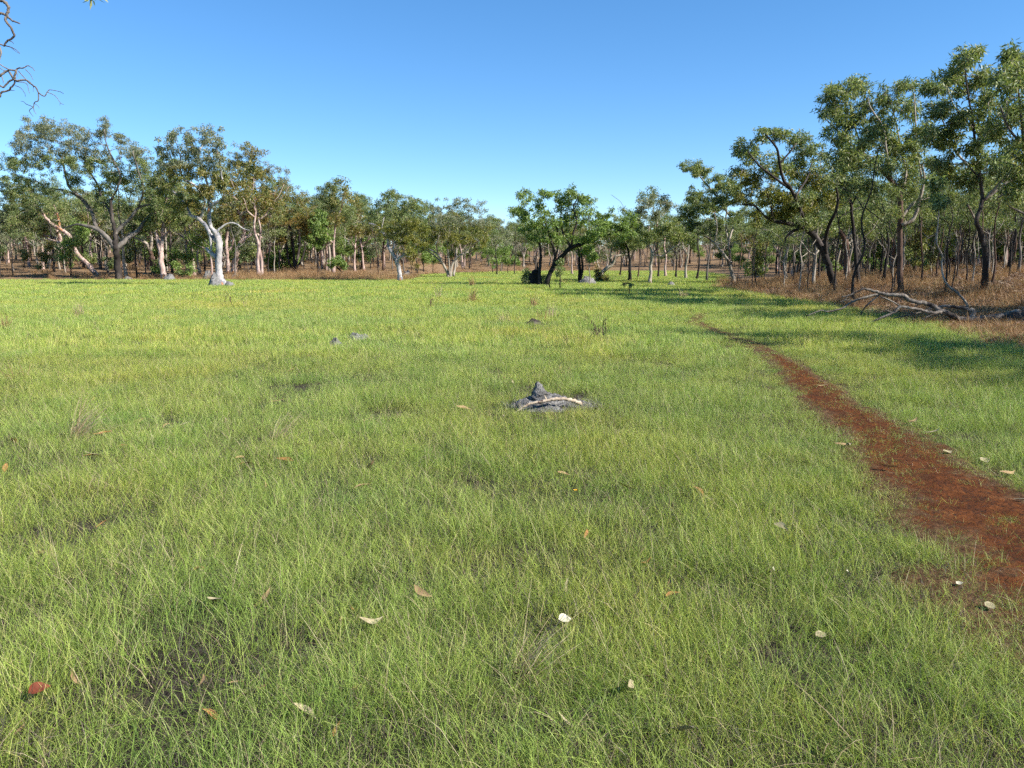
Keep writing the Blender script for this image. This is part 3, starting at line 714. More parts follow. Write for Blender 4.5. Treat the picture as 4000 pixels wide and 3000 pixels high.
tree('rusty_leaved_tree', 'dark multi-stemmed tree with rusty olive crown right of the white gums', (1150, 1066),
  [[(1150,1066,6),(1148,1000,5),(1140,930,5),(1128,860,4),(1115,800,3)],[(1150,1050,5),(1166,990,5),(1170,930,5),(1165,860,3)],[(1145,1060,5),(1125,1010,4),(1118,950,4),(1095,880,3)],[(1152,1060,5),(1180,1010,4),(1195,950,3)]],
  [(1110,750,45,45),(1065,845,55,42),(1140,850,55,42),(1190,880,45,40),(1100,690,30,30,.7),(1100,920,45,35,.8),(1180,780,40,40,.8),(1215,850,35,35,.8)], 'dark', 'rust', lf2='olive', twig_bk='pale')
tree('bright_sapling_clump', 'bright green leafy sapling clump growing at the dark stems on the left', (1135, 1062),
  [[(1135,1062,4),(1130,1020,3),(1122,985,2)],[(1137,1060,3),(1160,1010,2.5),(1175,985,2)],[(1133,1060,3),(1105,1020,2.5),(1090,1000,2)]],
  [(1060,1010,30,28),(1110,990,32,26),(1175,985,34,26),(1145,1020,30,22),(1080,1040,22,18)], 'dark', 'bright', leaf=(0.2,0.08), crad=.35)
tree('tall_feathery_gum', 'taller thin gum with feathery tufted crown rising over the left woodland', (1285, 1058),
  [[(1285,1058,5),(1288,1000,4.5),(1282,930,4),(1290,850,4),(1300,790,3),(1310,740,2)],[(1290,850,3),(1265,800,2.5),(1245,780,2)],[(1292,840,3),(1330,790,2.5),(1352,755,1.5)],[(1285,960,3),(1310,920,2.5),(1330,880,2)]],
  [(1275,740,34,22),(1305,725,26,18),(1240,790,40,25),(1350,755,20,16,.8),(1325,830,60,35),(1255,855,55,38),(1300,790,40,30),(1370,850,45,30),(1240,920,45,35),(1300,910,45,35,.8)], 'pale', 'gum', crad=.5)
tree('bright_green_young_tree', 'young bright green tree before the grey thicket left of the twisted gum', (1245, 1072),
  [[(1245,1072,4),(1240,1010,3.5),(1238,950,3),(1235,900,2)],[(1240,1000,2.5),(1262,960,2),(1270,930,1.5)]],
  [(1240,890,38,38),(1262,930,34,28),(1225,945,34,28),(1250,850,30,25)], 'dark', 'bright', leaf=(0.2,0.08))
tree('leaning_sapling', 'sapling leaning left over tawny grass with a small bright green crown', (1352, 1082),
  [[(1352,1082,3.5),(1335,1062,3),(1318,1045,2.5),(1310,1030,2)],[(1325,1052,2),(1340,1040,1.6),(1345,1030,1.2)]],
  [(1300,1025,22,16),(1340,1035,22,14),(1320,1015,20,12)], 'brown', 'bright', leaf=(0.18,0.07), crad=.3)
# --- centre
tree('twisted_gum', 'slender twisted white gum with orange patches standing alone left of centre', (1562, 1101),
  [[(1562,1101,10),(1561,1075,9),(1558,1048,8),(1547,1015,8),(1529,983,7),(1516,961,5.5),(1515,936,5),(1497,910,6),(1468,881,4),(1440,872,2)],
   [(1553,1025,6),(1560,1008,5),(1573,1001,4.5),(1585,985,2)],[(1535,990,4),(1540,954,3.5),(1542,918,3.5),(1562,896,3),(1570,850,2)],
   [(1560,1008,3.5),(1552,992,3),(1562,980,2.5),(1576,992,1.5)],[(1497,910,3),(1492,888,2.5),(1500,850,2)],[(1580,998,2),(1600,1004,1.2)]],
  [(1490,790,38,32,.8),(1525,758,26,22,.8),(1570,800,48,35),(1620,800,24,28,.8),(1550,850,60,35),(1600,860,48,35),(1575,915,52,32),(1615,950,45,26),(1590,980,36,18,.8),(1465,850,34,30,.8),(1500,900,36,30,.7),(1640,890,36,30,.8)],
  'white', 'mistle', lf2='gum', twig_bk='pale')
tree('fan_stemmed_gum', 'gum with pale stems fanning out from one foot left of the centre', (1753, 1087),
  [[(1753,1087,7),(1748,1065,6),(1735,1040,5),(1713,997,4),(1681,975,3)],[(1760,1087,5.5),(1764,1044,5),(1779,1012,4.5),(1811,990,4),(1830,985,2)],
   [(1772,1078,5),(1780,1020,4.5),(1782,975,4),(1788,930,3),(1800,890,2)],[(1757,1080,4),(1752,1000,3.5),(1748,950,3),(1755,900,2)],[(1735,1040,3),(1700,1000,3),(1668,978,2)],[(1713,997,3),(1705,960,2.5),(1715,920,2)],[(1811,990,2.5),(1850,955,2),(1880,935,1.5)]],
  [(1705,805,38,24,.7),(1780,795,38,26,.7),(1850,805,48,34,.7),(1740,865,62,35),(1820,870,62,38),(1880,890,45,36),(1695,915,50,34),(1785,930,60,32),(1870,940,42,26),(1660,950,35,22,.8)],
  'pale', 'mistle', lf2='grey', twig_bk='pale')
tree('leaning_dark_tree', 'bright green spreading tree on dark stems, the thickest arching right, centre of the clearing', (2135, 1119),
  [[(2135,1119,11),(2140,1095,10),(2147,1073,9),(2171,1028,9),(2204,992,8.5),(2232,967,8),(2277,951,6),(2326,927,5),(2371,918,4),(2420,902,3),(2440,886,2)],
   [(2108,1117,7),(2108,1057,6.5),(2112,976,5.5),(2094,935,4),(2062,922,2.5)],[(2112,980,4),(2100,905,3.5),(2070,862,3),(2050,830,2)],
   [(2159,1045,5.5),(2167,996,5),(2151,935,4.5),(2131,870,3.5),(2125,810,2)],[(2226,965,5),(2216,935,4.5),(2200,910,3.5),(2190,860,2.5),(2195,800,2)],
   [(2232,960,4),(2238,914,4),(2253,866,3.5),(2240,810,2.5),(2260,770,1.5)],[(2326,927,3),(2340,890,2.5),(2345,850,1.5)],[(2160,1035,4),(2180,960,3),(2175,880,2.5)],[(2280,950,2.5),(2300,900,2.5),(2300,840,1.5)]],
  [(2055,770,36,30),(2012,822,24,20),(2040,830,45,30),(2082,850,40,34),(2128,762,24,30),(2118,812,36,38),(2190,772,36,28),(2232,752,32,22),(2280,765,28,26),(2220,810,55,36),(2290,798,28,26),
   (2150,870,55,36),(2235,865,55,36),(2310,850,45,36),(2358,842,32,28),(2330,895,52,34),(2400,880,45,34),(2445,860,36,30),(2440,900,42,30),(2115,930,36,26,.8),(2190,935,46,26,.8),(2280,930,36,18,.8),(2060,900,40,30,.7)],
  'black', 'bright', twig_bk='dark', n_each=66, bk2='dark', leaf=(0.17,0.055), dens=.85)
tree('pale_upright_gum', 'pale cream gum with clean upright trunk forking high, right of centre', (2538, 1110),
  [[(2538,1110,7.5),(2541,1075,6),(2542,1037,6),(2548,992,5.5),(2538,959,4.5),(2532,927,3.5),(2535,880,2.5)],[(2548,995,4.5),(2558,959,4),(2565,900,3),(2570,845,2.5),(2580,800,1.5)],[(2585,1004,3),(2620,975,3),(2650,955,2)],[(2548,995,3.5),(2575,1000,3),(2590,1002,3)],[(2568,860,2),(2595,835,1.5),(2612,815,1)]],
  [(2515,790,34,26),(2570,775,45,24),(2612,800,28,26,.8),(2500,835,26,30),(2555,840,42,34),(2600,890,38,36,.8),(2515,905,38,36),(2645,910,34,30),(2560,920,36,30,.7),(2480,870,26,26)],
  'pale', 'gum', lf2='grey')
tree('leaning_grey_trunk', 'pale grey broken trunk leaning right behind the spreading green tree', (2334, 1098),
  [[(2334,1098,8),(2348,1072,8),(2363,1053,7.5),(2395,1028,6.5),(2403,1004,4.5),(2440,994,3.5),(2475,998,2)],[(2383,1036,4.5),(2386,1000,4),(2391,967,3.5),(2405,925,2.5)],[(2391,967,2.5),(2378,930,2)]],
  [(2400,920,40,30),(2440,950,34,26),(2370,900,36,28)], 'pale', 'gum')
tree('charred_stem_tree', 'straight black-stemmed tree with green crown between the leaning grey trunk and pale gum', (2461, 1100),
  [[(2461,1100,7),(2460,1060,6),(2460,1024,5.5),(2455,985,4),(2440,940,3)],[(2460,1024,4),(2475,985,3),(2490,950,2)]],
  [(2450,930,42,34),(2490,950,36,30),(2420,960,34,28),(2470,890,34,28)], 'black', 'gum', bk2='dark')
tree('twin_black_stems', 'pair of charred black stems beside a grey mound right of the spreading green tree', (2265, 1106),
  [[(2265,1106,7),(2264,1060,6),(2262,1010,5),(2258,960,4)],[(2268,1090,5),(2276,1040,4.5),(2270,990,3.5)]],
  [(2260,950,36,30),(2300,990,34,28),(2310,940,34,30)], 'black', 'bright', bk2='dark')
tree('thin_pale_sapling', 'very thin pale sapling stem standing before the grey mound right of centre', (2302, 1117),
  [[(2302,1117,2.6),(2304,1080,2.3),(2301,1040,2),(2306,1000,1.6)]], [(2315,1000,20,22),(2300,970,22,20)], 'pale', 'bright', crad=.3, leaf=(.16,.06))
tree('leafy_sapling', 'thin green sapling just right of the charred stump in the clearing', (2187, 1133),
  [[(2187,1133,2.6),(2188,1095,2.2),(2189,1060,1.8),(2186,1030,1.2)]], [(2188,1045,16,16),(2190,1025,14,14),(2182,1065,12,10)], 'dark', 'gum', crad=.22, leaf=(.12,.05), n_each=40)
tree('small_dead_sapling', 'small dark sapling with flat drooping top standing in the shadowed grass', (2458, 1152),
  [[(2458,1152,2.4),(2458,1125,2),(2459,1103,1.6)],[(2459,1106,1.6),(2440,1110,1.6),(2424,1114,1.2)],[(2458,1106,1.4),(2448,1104,1.2),(2432,1106,1)]], [(2440,1110,14,4),(2465,1112,8,6)], 'dark', 'gum', crad=.12, leaf=(.10,.03), n_each=26)
tree('dark_bare_sapling', 'short bare charred sapling stem at the foot of the spreading green tree', (2148, 1133),
  [[(2148,1133,2.4),(2146,1110,2),(2149,1090,1.5)]], [], 'black', 'gum')
tree('rust_leaf_shrub', 'shrub with dead rust-red leaves at the foot of the leaning grey trunk', (2342, 1102),
  [[(2342,1102,2),(2340,1080,1.6),(2335,1060,1.2)],[(2342,1100,1.6),(2355,1085,1.2),(2362,1070,1)]], [(2338,1060,18,22),(2358,1085,18,14),(2335,1088,16,14)], 'dark', 'rust', cat='shrub', crad=.28, n_each=50)
tree('dark_green_shrub', 'dark green leafy shrub beside the charred stump in the clearing', (2062, 1112),
  [[(2062,1112,2),(2058,1090,1.6),(2056,1065,1.2)],[(2062,1110,1.6),(2075,1085,1.2)]], [(2058,1075,18,26),(2055,1100,16,14),(2072,1090,14,20)], 'dark', 'gum', cat='shrub', crad=.3, n_each=70)
tree('low_green_shrub', 'low green leafy shrub under the leaning stem of the spreading green tree', (2124, 1116),
  [[(2124,1116,2),(2126,1095,1.6),(2128,1075,1.2)]], [(2126,1085,14,20),(2122,1104,14,12)], 'dark', 'gum', cat='shrub', crad=.28, n_each=60)
# --- right bank
tree('forking_left_gum', 'gum with pale forked trunk and crown reaching left, first of the right-hand wood', (2868, 1108),
  [[(2868,1108,7.5),(2858,1065,6.5),(2844,1018,6),(2812,975,5.5),(2790,948,5),(2746,915,3),(2715,890,2)],[(2852,1030,5.5),(2850,990,5),(2847,948,4.5),(2860,900,4),(2871,870,3)],[(2868,870,3.5),(2820,800,3.5),(2785,750,3),(2735,690,2.5)],[(2790,950,3.5),(2800,890,3),(2790,830,2)],[(2847,950,3),(2835,880,3),(2840,800,2)]],
  [(2700,655,36,26),(2745,668,36,22),(2805,720,55,36),(2860,735,38,36),(2715,765,36,32),(2678,830,32,26),(2755,815,55,38),(2830,800,55,42),(2795,880,46,36,.8),(2880,860,36,36,.8),(2710,880,36,28,.7),(2690,930,30,24,.5)],
  'pale', 'gum', twig_bk='pale', dens=1.25, n_each=95)
tree('arching_dark_tree', 'dark tree with thick trunk arching over to the left, right-hand wood', (3258, 1132),
  [[(3258,1132,15),(3250,1090,13),(3240,1051,12),(3228,1010,12),(3213,975,13),(3175,915,13),(3132,885,10),(3077,872,8),(3018,861,6),(2975,835,4),(2945,803,4),(2890,800,2)],
   [(3228,1000,8),(3224,942,7),(3235,888,6.5),(3267,818,5.5),(3272,770,4),(3262,700,3)],[(3132,890,5),(3095,905,5),(3072,925,4),(3065,950,2)],
   [(3160,905,7),(3130,830,6),(3088,736,6),(3061,704,5.5),(3045,639,4.5),(3034,579,4),(2990,525,3)],[(3088,740,4),(3020,690,4.5),(2960,640,3.5),(2920,590,2)],[(3045,640,3),(3080,600,3),(3110,560,2)],[(3105,770,4),(3150,700,3.5),(3170,640,2.5)],[(3018,861,4),(3010,800,3.5),(2990,740,2.5)]],
  [(2900,570,34,34),(2935,600,46,52),(2990,522,36,26),(3045,525,32,26),(3100,545,46,36),(3150,570,46,46),(2955,680,58,52),(3040,650,55,52),(3120,640,46,52),(3170,700,52,52),(3000,765,66,42),(3095,790,55,52),(3160,800,46,36),
   (3050,835,55,22),(2900,690,40,46,.8),(3200,620,40,50,.8),(3240,700,40,50,.7),(2895,780,36,36,.8),(2960,850,46,30,.6),(3260,780,36,40,.7)],
  'dark', 'mistle', lf2='gum', twig_bk='pale', dens=1.2, n_each=85, leaf=(0.15,0.045))
tree('pale_boled_gum', 'gum with twisted copper-brown bole behind the arching dark tree', (3308, 1095),
  [[(3308,1095,11),(3307,1040,10),(3307,980,10),(3303,942,10),(3283,906,9),(3275,890,6)],[(3304,945,6),(3325,900,5),(3330,850,4)],[(3308,955,4),(3335,935,3)]],
  [(3290,850,40,36),(3340,830,40,36),(3250,860,34,30)], 'brown', 'gum', bk2='pale', lf2=None)
tree('tall_black_stem_tree', 'tall slender black-stemmed tree right of the arching dark tree', (3352, 1120),
  [[(3352,1120,9),(3346,1040,7.5),(3338,942,7),(3330,860,6),(3321,780,5),(3305,735,4),(3290,690,3)],[(3325,810,3),(3355,740,2.5),(3370,680,2)]],
  [(3300,680,50,46),(3350,650,46,46),(3280,740,40,40),(3360,720,40,40),(3320,600,46,46)], 'dark', 'gum', dens=1.1)
tree('main_right_gum', 'large leafy gum with orange-lit forks at the middle of the right-hand wood', (3518, 1146),
  [[(3518,1146,11),(3516,1060,10),(3515,946,9.5),(3518,837,10),(3515,765,9),(3482,707,8),(3439,664,6),(3395,664,4)],[(3520,850,7),(3562,800,5),(3590,785,4),(3640,770,2)],[(3522,880,7),(3569,852,7),(3594,772,6.5),(3610,700,4),(3600,640,3)],
   [(3439,664,5),(3380,610,5),(3330,570,4),(3270,510,3),(3230,470,2)],[(3482,707,5),(3460,580,4.5),(3450,500,3.5),(3400,420,2.5),(3390,380,1.5)],[(3515,765,5),(3540,680,4.5),(3520,590,4),(3500,480,3),(3480,400,2)],[(3600,700,3),(3580,560,3),(3575,440,2.5),(3570,360,1.5)],[(3380,610,3),(3340,500,3),(3320,400,2)]],
  [(3240,370,40,36),(3300,345,46,36),(3350,330,36,36),(3270,430,55,52),(3385,375,46,46),(3340,450,62,52),(3475,375,46,42),(3550,335,40,36),(3445,465,62,52),(3560,430,46,46),(3395,555,62,52),(3500,560,62,52),(3285,520,62,46),(3330,615,58,42),
   (3450,650,52,42),(3560,590,46,52),(3240,450,36,46,.8),(3600,520,40,46,.8),(3520,700,46,36,.7),(3400,720,46,36,.6),(3620,650,40,46,.6)],
  'brown', 'gum', lf2='gum', twig_bk='pale', dens=1.2, n_each=80, leaf=(0.18,0.040), bk2='pale')
tree('tall_right_gum', 'tallest gum near the right edge with crown rising above the rest', (3846, 1156),
  [[(3846,1156,13),(3848,1060,11),(3847,982,10),(3830,910,9),(3815,859,8),(3836,786,7),(3830,700,6),(3815,600,5),(3800,480,4),(3780,360,3),(3770,270,2)],[(3825,890,5),(3800,840,4),(3780,800,3)],[(3836,790,6),(3894,729,5.5),(3940,680,5),(3990,640,3)],[(3830,700,4),(3740,600,4),(3700,520,3),(3670,430,2)],[(3810,590,4),(3860,500,3),(3860,400,2)],[(3850,780,4),(3930,715,4),(4000,680,3)],[(3800,500,3),(3730,420,2.5),(3700,340,1.5)]],
  [(3650,345,40,36),(3755,250,42,52),(3800,215,28,28),(3700,330,52,52),(3800,330,58,52),(3845,400,52,52),(3680,430,62,52),(3770,470,66,52),(3700,555,62,52),(3800,590,62,52),(3680,640,52,52,.8),(3765,700,52,42,.7),(3860,520,46,52,.8),(3640,520,40,46,.8),(3850,300,40,36,.6),(3880,650,40,40,.6)],
  'dark', 'gum', twig_bk='pale', bk2='pale', dens=1.2, n_each=80, leaf=(0.18,0.040))
tree('right_edge_gum', 'gum half out of the picture at the right edge, foliage down its side', (4040, 1170),
  [[(4040,1170,13),(4040,1000,11),(4030,860,10),(4020,700,8),(4000,560,6),(3985,420,4),(3970,300,3)],[(4025,760,6),(3960,740,5),(3900,770,3)],[(4005,580,5),(3940,500,4),(3910,420,3)],[(4030,850,5),(3970,820,4),(3930,800,2)],[(3990,430,3),(4030,330,3),(4040,230,2)]],
  [(3950,225,46,42),(3920,290,36,42),(3985,310,52,66),(3950,420,55,60),(3905,490,46,52),(3985,540,55,66),(3940,640,52,52,.8),(4000,720,46,52,.8),(4040,250,60,60),(4060,420,66,80),(4080,600,70,80),(3930,760,40,30,.5)],
  'grey', 'gum', twig_bk='pale', dens=1.2, n_each=80, leaf=(0.18,0.040))
tree('curved_sapling', 'pale thin sapling with sharply curved foot behind the fallen tree', (3778, 1222),
  [[(3779,1222,4.5),(3776,1186,4.5),(3741,1145,4.2),(3705,1118,4),(3685,1082,3.6),(3679,1030,3.2),(3681,1000,3.2),(3662,960,3),(3659,930,2.8),(3664,870,2.4),(3668,790,2),(3660,720,1.5)]],
  [(3668,780,26,26,.7),(3660,720,24,26,.7)], 'pale', 'gum', crad=.28, depth=.4)

# ------------------------------------------------------------------ woodland trees: a few kinds, each copied tree by tree
def proto(seed, h, r0, bk, lf, n_blob, blob_r, kinds='fork', lean=0.1, crown_lo=0.5, dens=1.0, leaf=(0.24, 0.075), n_each=55, crad=0.5, twig_bk=None):
    rng = np.random.default_rng(seed)
    d = rng.normal(0, lean, 2); pts = []
    for k in range(7):
        t = k / 6
        pts.append([d[0] * h * t * t + rng.normal(0, .012 * h) * (k > 0), d[1] * h * t * t + rng.normal(0, .012 * h) * (k > 0), h * 0.86 * t])
    pts[0][2] = -0.25
    line = smooth_line(np.array(pts), 3); rad = np.linspace(r0, r0 * 0.14, len(line)); rad[:2] *= 1.3
    tr = Acc(); tr.add(*tube(line, rad, 7, rng, 0.08))
    nodes = [line[int(len(line) * .45):]]; nrd = [rad[int(len(line) * .45):]]
    nf = {'fork': 3, 'multi': 5, 'pole': 1}[kinds]
    for f in range(nf):
        i = rng.integers(int(len(line) * (.12 if kinds == 'multi' else .35)), int(len(line) * .75)); a = line[i]; az = rng.random() * 6.283; L_ = h * rng.uniform(.25, .45)
        up = rng.uniform(.55, 1.1); p = [a]
        for k in range(1, 5): p.append(a + np.array([math.cos(az), math.sin(az), up]) * L_ * k / 4 * .75 + rng.normal(0, .03 * L_, 3) + [0, 0, .06 * L_ * k * k / 16])
        lp = smooth_line(np.array(p), 3); lr = np.linspace(rad[i] * .65, .015, len(lp)); tr.add(*tube(lp, lr, 6, rng, .06)); nodes.append(lp[2:]); nrd.append(lr[2:])
    N = np.vstack(nodes); Ns = N[N[:, 2] > h * crown_lo * .8]; Ns = Ns if len(Ns) else N
    C, CR = [], []
    for b in range(n_blob):
        c = (line[-1] if b < 2 else Ns[rng.integers(len(Ns))]) + rng.normal(0, blob_r * (.3 if b < 2 else .55), 3); c[2] = max(c[2], h * crown_lo) 
        for k in range(max(2, int(5 * dens))):
            v = rng.normal(0, 1, 3); v /= np.linalg.norm(v); C.append(c + v * blob_r * rng.random() ** .4 * np.array([1, 1, .7])); CR.append(crad * rng.uniform(.6, 1.2))
    C = np.array(C); CR = np.array(CR)
    grow_twigs(rng, N, np.concatenate(nrd), C, tr, sides=4, rmin=.014)
    tm = tr.mesh('woodland_trunk', BK[bk], True)
    V = leaves_np(rng, C, n_each, CR, *leaf)
    return tm, leaf_mesh('woodland_crown', V, LF[lf])

PROTO = {
 'dark':   [proto(501 + i, 8.0 + i * .8, .11, 'dark', 'gum', 7, 1.0, 'fork', .06, .62, leaf=(.18, .05), n_each=80) for i in range(3)],
 'pale':   [proto(521 + i, 8.5 + i * .6, .13, 'pale', 'gum', 7, 1.0, 'fork', .10, .6) for i in range(2)],
 'white':  [proto(531 + i, 8.0 + i * .8, .15, 'pink', 'olive', 7, 1.0, 'fork', .10, .6) for i in range(2)],
 'grey':   [proto(541 + i, 7.5 + i * .8, .10, 'grey', 'grey', 6, 1.0, 'multi', .10, .58) for i in range(2)],
 'brown':  [proto(551 + i, 9.0 + i * .8, .15, 'brown', 'gum', 20, 1.15, 'fork', .05, .5, leaf=(.18, .05), n_each=85) for i in range(2)],
 'thicket':[proto(561 + i, 5.0 + i * .8, .05, 'grey', 'grey', 7, .8, 'multi', .10, .4, dens=1.6, n_each=10) for i in range(2)],
 'young':  [proto(571 + i, 4.0 + i * .6, .06, 'dark', 'bright', 8, .75, 'fork', .10, .3, leaf=(.20, .075), n_each=70) for i in range(2)],
 'pole':   [proto(581 + i, 6.0 + .8 * i, .06, ('dark', 'pale', 'brown', 'dark')[i], 'gum', 5, .65, 'pole', .06, .66, leaf=(.17, .05), n_each=60) for i in range(4)],
 'shrub':  [proto(591 + i, 1.5 + i * .5, .025, 'dark', ('bright', 'gum', 'olive')[i], 6, .4, 'multi', .1, .15, leaf=(.16, .06), crad=.28, n_each=40) for i in range(3)],
}
DESC = {'dark': 'slender dark-stemmed tree', 'pale': 'pale-stemmed gum', 'white': 'pinkish white-stemmed gum', 'grey': 'grey many-stemmed tree', 'brown': 'tall brown-stemmed gum',
        'thicket': 'twiggy half-bare grey tree', 'young': 'young bright green tree', 'pole': 'thin pole-like sapling', 'shrub': 'low leafy green shrub'}
NAME = {'dark': 'dark_woodland_tree', 'pale': 'pale_woodland_gum', 'white': 'white_woodland_gum', 'grey': 'grey_woodland_tree', 'brown': 'brown_woodland_gum',
        'thicket': 'twiggy_grey_tree', 'young': 'young_green_tree', 'pole': 'pole_sapling', 'shrub': 'green_shrub'}
taken = [tuple(o.location[:2]) for o in COL.objects if o.get('category') in ('tree', 'shrub')]
def plant(kind, x, y, scale, where, rng, label=None):
    tm, cm = PROTO[kind][rng.integers(len(PROTO[kind]))]
    o = empty(NAME[kind], (x, y, gz(x, y)), label or '%s %s' % (DESC[kind], where), 'shrub' if kind == 'shrub' else 'tree', '%ss %s' % (DESC[kind], where), rng.random() * 6.283)
    o.scale = (scale * rng.uniform(.9, 1.15), scale * rng.uniform(.9, 1.15), scale)
    add('trunk', tm, o); add('crown', cm, o); taken.append((x, y)); return o
def free(x, y, dmin):
    return all((x - a) ** 2 + (y - b) ** 2 > dmin * dmin for a, b in taken)
def wood_zone(rng, n, xr_, yr_, ok, kinds, where, dmin=1.6, s0=.8, s1=1.15):
    done = 0; tries = 0
    ks, ws = zip(*kinds); ws = np.array(ws) / sum(ws)
    while done < n and tries < n * 60:
        tries += 1
        x = rng.uniform(*xr_); y = yr_[0] + (yr_[1] - yr_[0]) * rng.random() ** 1.25
        if abs(x) > .70 * y + 2 or not ok(x, y) or not free(x, y, dmin): continue
        plant(ks[rng.choice(len(ks), p=ws)], x, y, rng.uniform(s0, s1), where, rng); done += 1
rw = np.random.default_rng(77)
wood_zone(rw, 125, (-75, -11), (68, 135), lambda x, y: y > back_edge(x) + 2.5, [('dark', 4), ('pale', 3), ('white', 2.5), ('grey', 3), ('young', 1.2), ('pole', 6), ('thicket', 3)], 'in the wood behind the left-hand gums', 1.5)
wood_zone(rw, 62, (-11, 42), (104, 175), lambda x, y: y > back_edge(x) + 2 and x < right_edge(y) + 4, [('dark', 3), ('pale', 3), ('white', 3), ('grey', 3), ('young', 2), ('thicket', 4), ('pole', 2)], 'in the wood at the far end of the clearing', 2.2, .8, 1.05)
wood_zone(rw, 95, (12, 75), (40, 105), lambda x, y: x > right_edge(y) + 1.2 + .04 * y, [('dark', 4), ('grey', 2), ('pale', 2), ('pole', 3)], 'in the right-hand wood', 1.5, .65, .9)
wood_zone(rw, 60, (12, 50), (28, 60), lambda x, y: x > right_edge(y) + .8, [('pole', 1)], 'in the right-hand wood', 1.0, .55, .85)
wood_zone(rw, 10, (16, 45), (42, 70), lambda x, y: x > right_edge(y) + 1.0, [('shrub', 1)], 'in the right-hand wood', 1.0, .7, 1.2)
wood_zone(rw, 16, (-55, -9), (68, 95), lambda x, y: y > back_edge(x) + 1, [('shrub', 1)], 'in the wood behind the left-hand gums', 1.0, .8, 1.4)
# scattered trees on the far green between the clearing's centre and the wood
for px, py, k, s_ in ((1690, 1065, 'young', .9), (1480, 1078, 'pole', .9), (1630, 1066, 'dark', .75), (1655, 1062, 'young', 1.0), (1940, 1076, 'dark', .7), (1985, 1072, 'young', .9), (1925, 1068, 'young', 1.0), (2235, 1074, 'white', .8),
                      (2010, 1074, 'pole', 1.0), (2420, 1080, 'dark', .75), (2490, 1085, 'pole', 1.2), (2600, 1082, 'white', .8), (2640, 1088, 'dark', .8), (2680, 1090, 'pale', .85), (2720, 1095, 'dark', .8), (2760, 1100, 'grey', .9), (2570, 1086, 'dark', .8)):
    q = hit(px, py)
    plant(k, q[0], q[1], s_, 'at the far end of the green', rw)
# trees just outside the right of the view: their shade lies across the track
ordn = 0
for x, y, k, s_ in ((15.8, 7.4, 'brown', .9), (18.0, 6.6, 'brown', .9), (15.4, 11.6, 'brown', .95), (17.4, 20.2, 'brown', .95), (20.4, 19.6, 'brown', 1.0), (22.0, 26.5, 'brown', .95)):
    ordn += 1; plant(k, x, y, s_, 'on the right bank', rw, 'gum on the right bank beyond the picture edge, %s nearest, shading the track' % ('', 'first', 'second', 'third', 'fourth', 'fifth', 'sixth', 'seventh')[ordn])

# the far wood that closes the view: one mass of trees nobody could count
def joined(tm, cm):
    out = bpy.data.meshes.new('far_tree')
    a = np.empty(len(tm.vertices) * 3, np.float32); tm.vertices.foreach_get('co', a); b = np.empty(len(cm.vertices) * 3, np.float32); cm.vertices.foreach_get('co', b)
    V = np.concatenate([a, b]).reshape(-1, 3); na = len(tm.vertices)
    q = []; t = []
    for p in tm.polygons: (q if p.loop_total == 4 else t).append(p.vertices[:])
    q2 = (np.arange(len(cm.vertices)).reshape(-1, 4) + na)
    return mesh_np('far_tree', V, [np.array(q), q2, np.array(t)], mats=[tm.materials[0], cm.materials[0]], midx=[0] * len(q) + [1] * len(q2) + [0] * len(t))
far_kinds = [PROTO['dark'][0], PROTO['pale'][0], PROTO['white'][0], PROTO['grey'][0], PROTO['thicket'][0], PROTO['young'][0], PROTO['pale'][1], PROTO['brown'][0]]
n = 4200; x = rw.uniform(-300, 300, n); y = 118 + 260 * rw.random(n) ** 1.6
k = (np.abs(x) < .85 * y + 5) & ((y > back_edge(x) + 15) | (x > right_edge(y) + 30)); x, y = x[k], y[k]
# the same wood along the sides, beyond the trees picked out singly
n = 700; x2 = rw.uniform(25, 150, n); y2 = rw.uniform(45, 130, n); k = (x2 > right_edge(y2) + 22) & (x2 < .85 * y2 + 8); x2, y2 = x2[k], y2[k]
n = 300; x3 = -rw.uniform(14, 110, n); y3 = rw.uniform(84, 125, n); k = (y3 > back_edge(x3) + 18) & (-x3 < .85 * y3 + 5); x3, y3 = x3[k], y3[k]
n = 520; x4 = rw.uniform(14, 75, n); y4 = rw.uniform(70, 150, n); k = (x4 > right_edge(y4) + 4 + 6 * rw.random(n)) & (x4 < .85 * y4); x4, y4 = x4[k], y4[k]
x = np.concatenate([x, x2, x3, x4]); y = np.concatenate([y, y2, y3, y4])
sc_ = rw.uniform(.75, 1.1, len(x))
scatter('far_woodland', np.stack([x, y, ground_z(x, y)], -1), rw.integers(0, len(far_kinds), len(x)), np.stack([x * 0, x * 0, rw.random(len(x)) * 6.283], -1),
        np.stack([sc_] * 3, -1), [joined(*p) for p in far_kinds], 'far woodland of mixed gums closing the view behind the clearing')

# ------------------------------------------------------------------ mounds, stones, dead wood
def heap(rng, rx, ry, h, rough=.35, nr=9, na=26, power=1.6):
    """rough dome: verts, quads, tris about its own foot"""
    V = [[0, 0, h]]; o = rng.random(2) * 50
    for i in range(1, nr + 1):
        r = i / nr
        for j in range(na):
            a = 2 * math.pi * j / na
            rr = r * (1 + .22 * (fbm(np.array([math.cos(a) * 1.3 + o[0]]), np.array([math.sin(a) * 1.3 + o[1]]), 3)[0] - .5) * 2)
            x_, y_ = rx * rr * math.cos(a), ry * rr * math.sin(a)
            z_ = h * max(0, 1 - r ** power) * (1 + rough * 2 * (fbm(np.array([x_ / rx * 2.4 + o[0]]), np.array([y_ / ry * 2.4 + o[1]]), 7)[0] - .5)) - (.05 if i == nr else 0)
            V.append([x_, y_, z_])
    V = np.array(V); q = []; t = [[0, 1 + j, 1 + (j + 1) % na] for j in range(na)]
    for i in range(nr - 1):
        for j in range(na):
            a, b = 1 + i * na + j, 1 + i * na + (j + 1) % na
            q.append([a, a + na, b + na, b])
    return V, np.array(q), np.array(t)
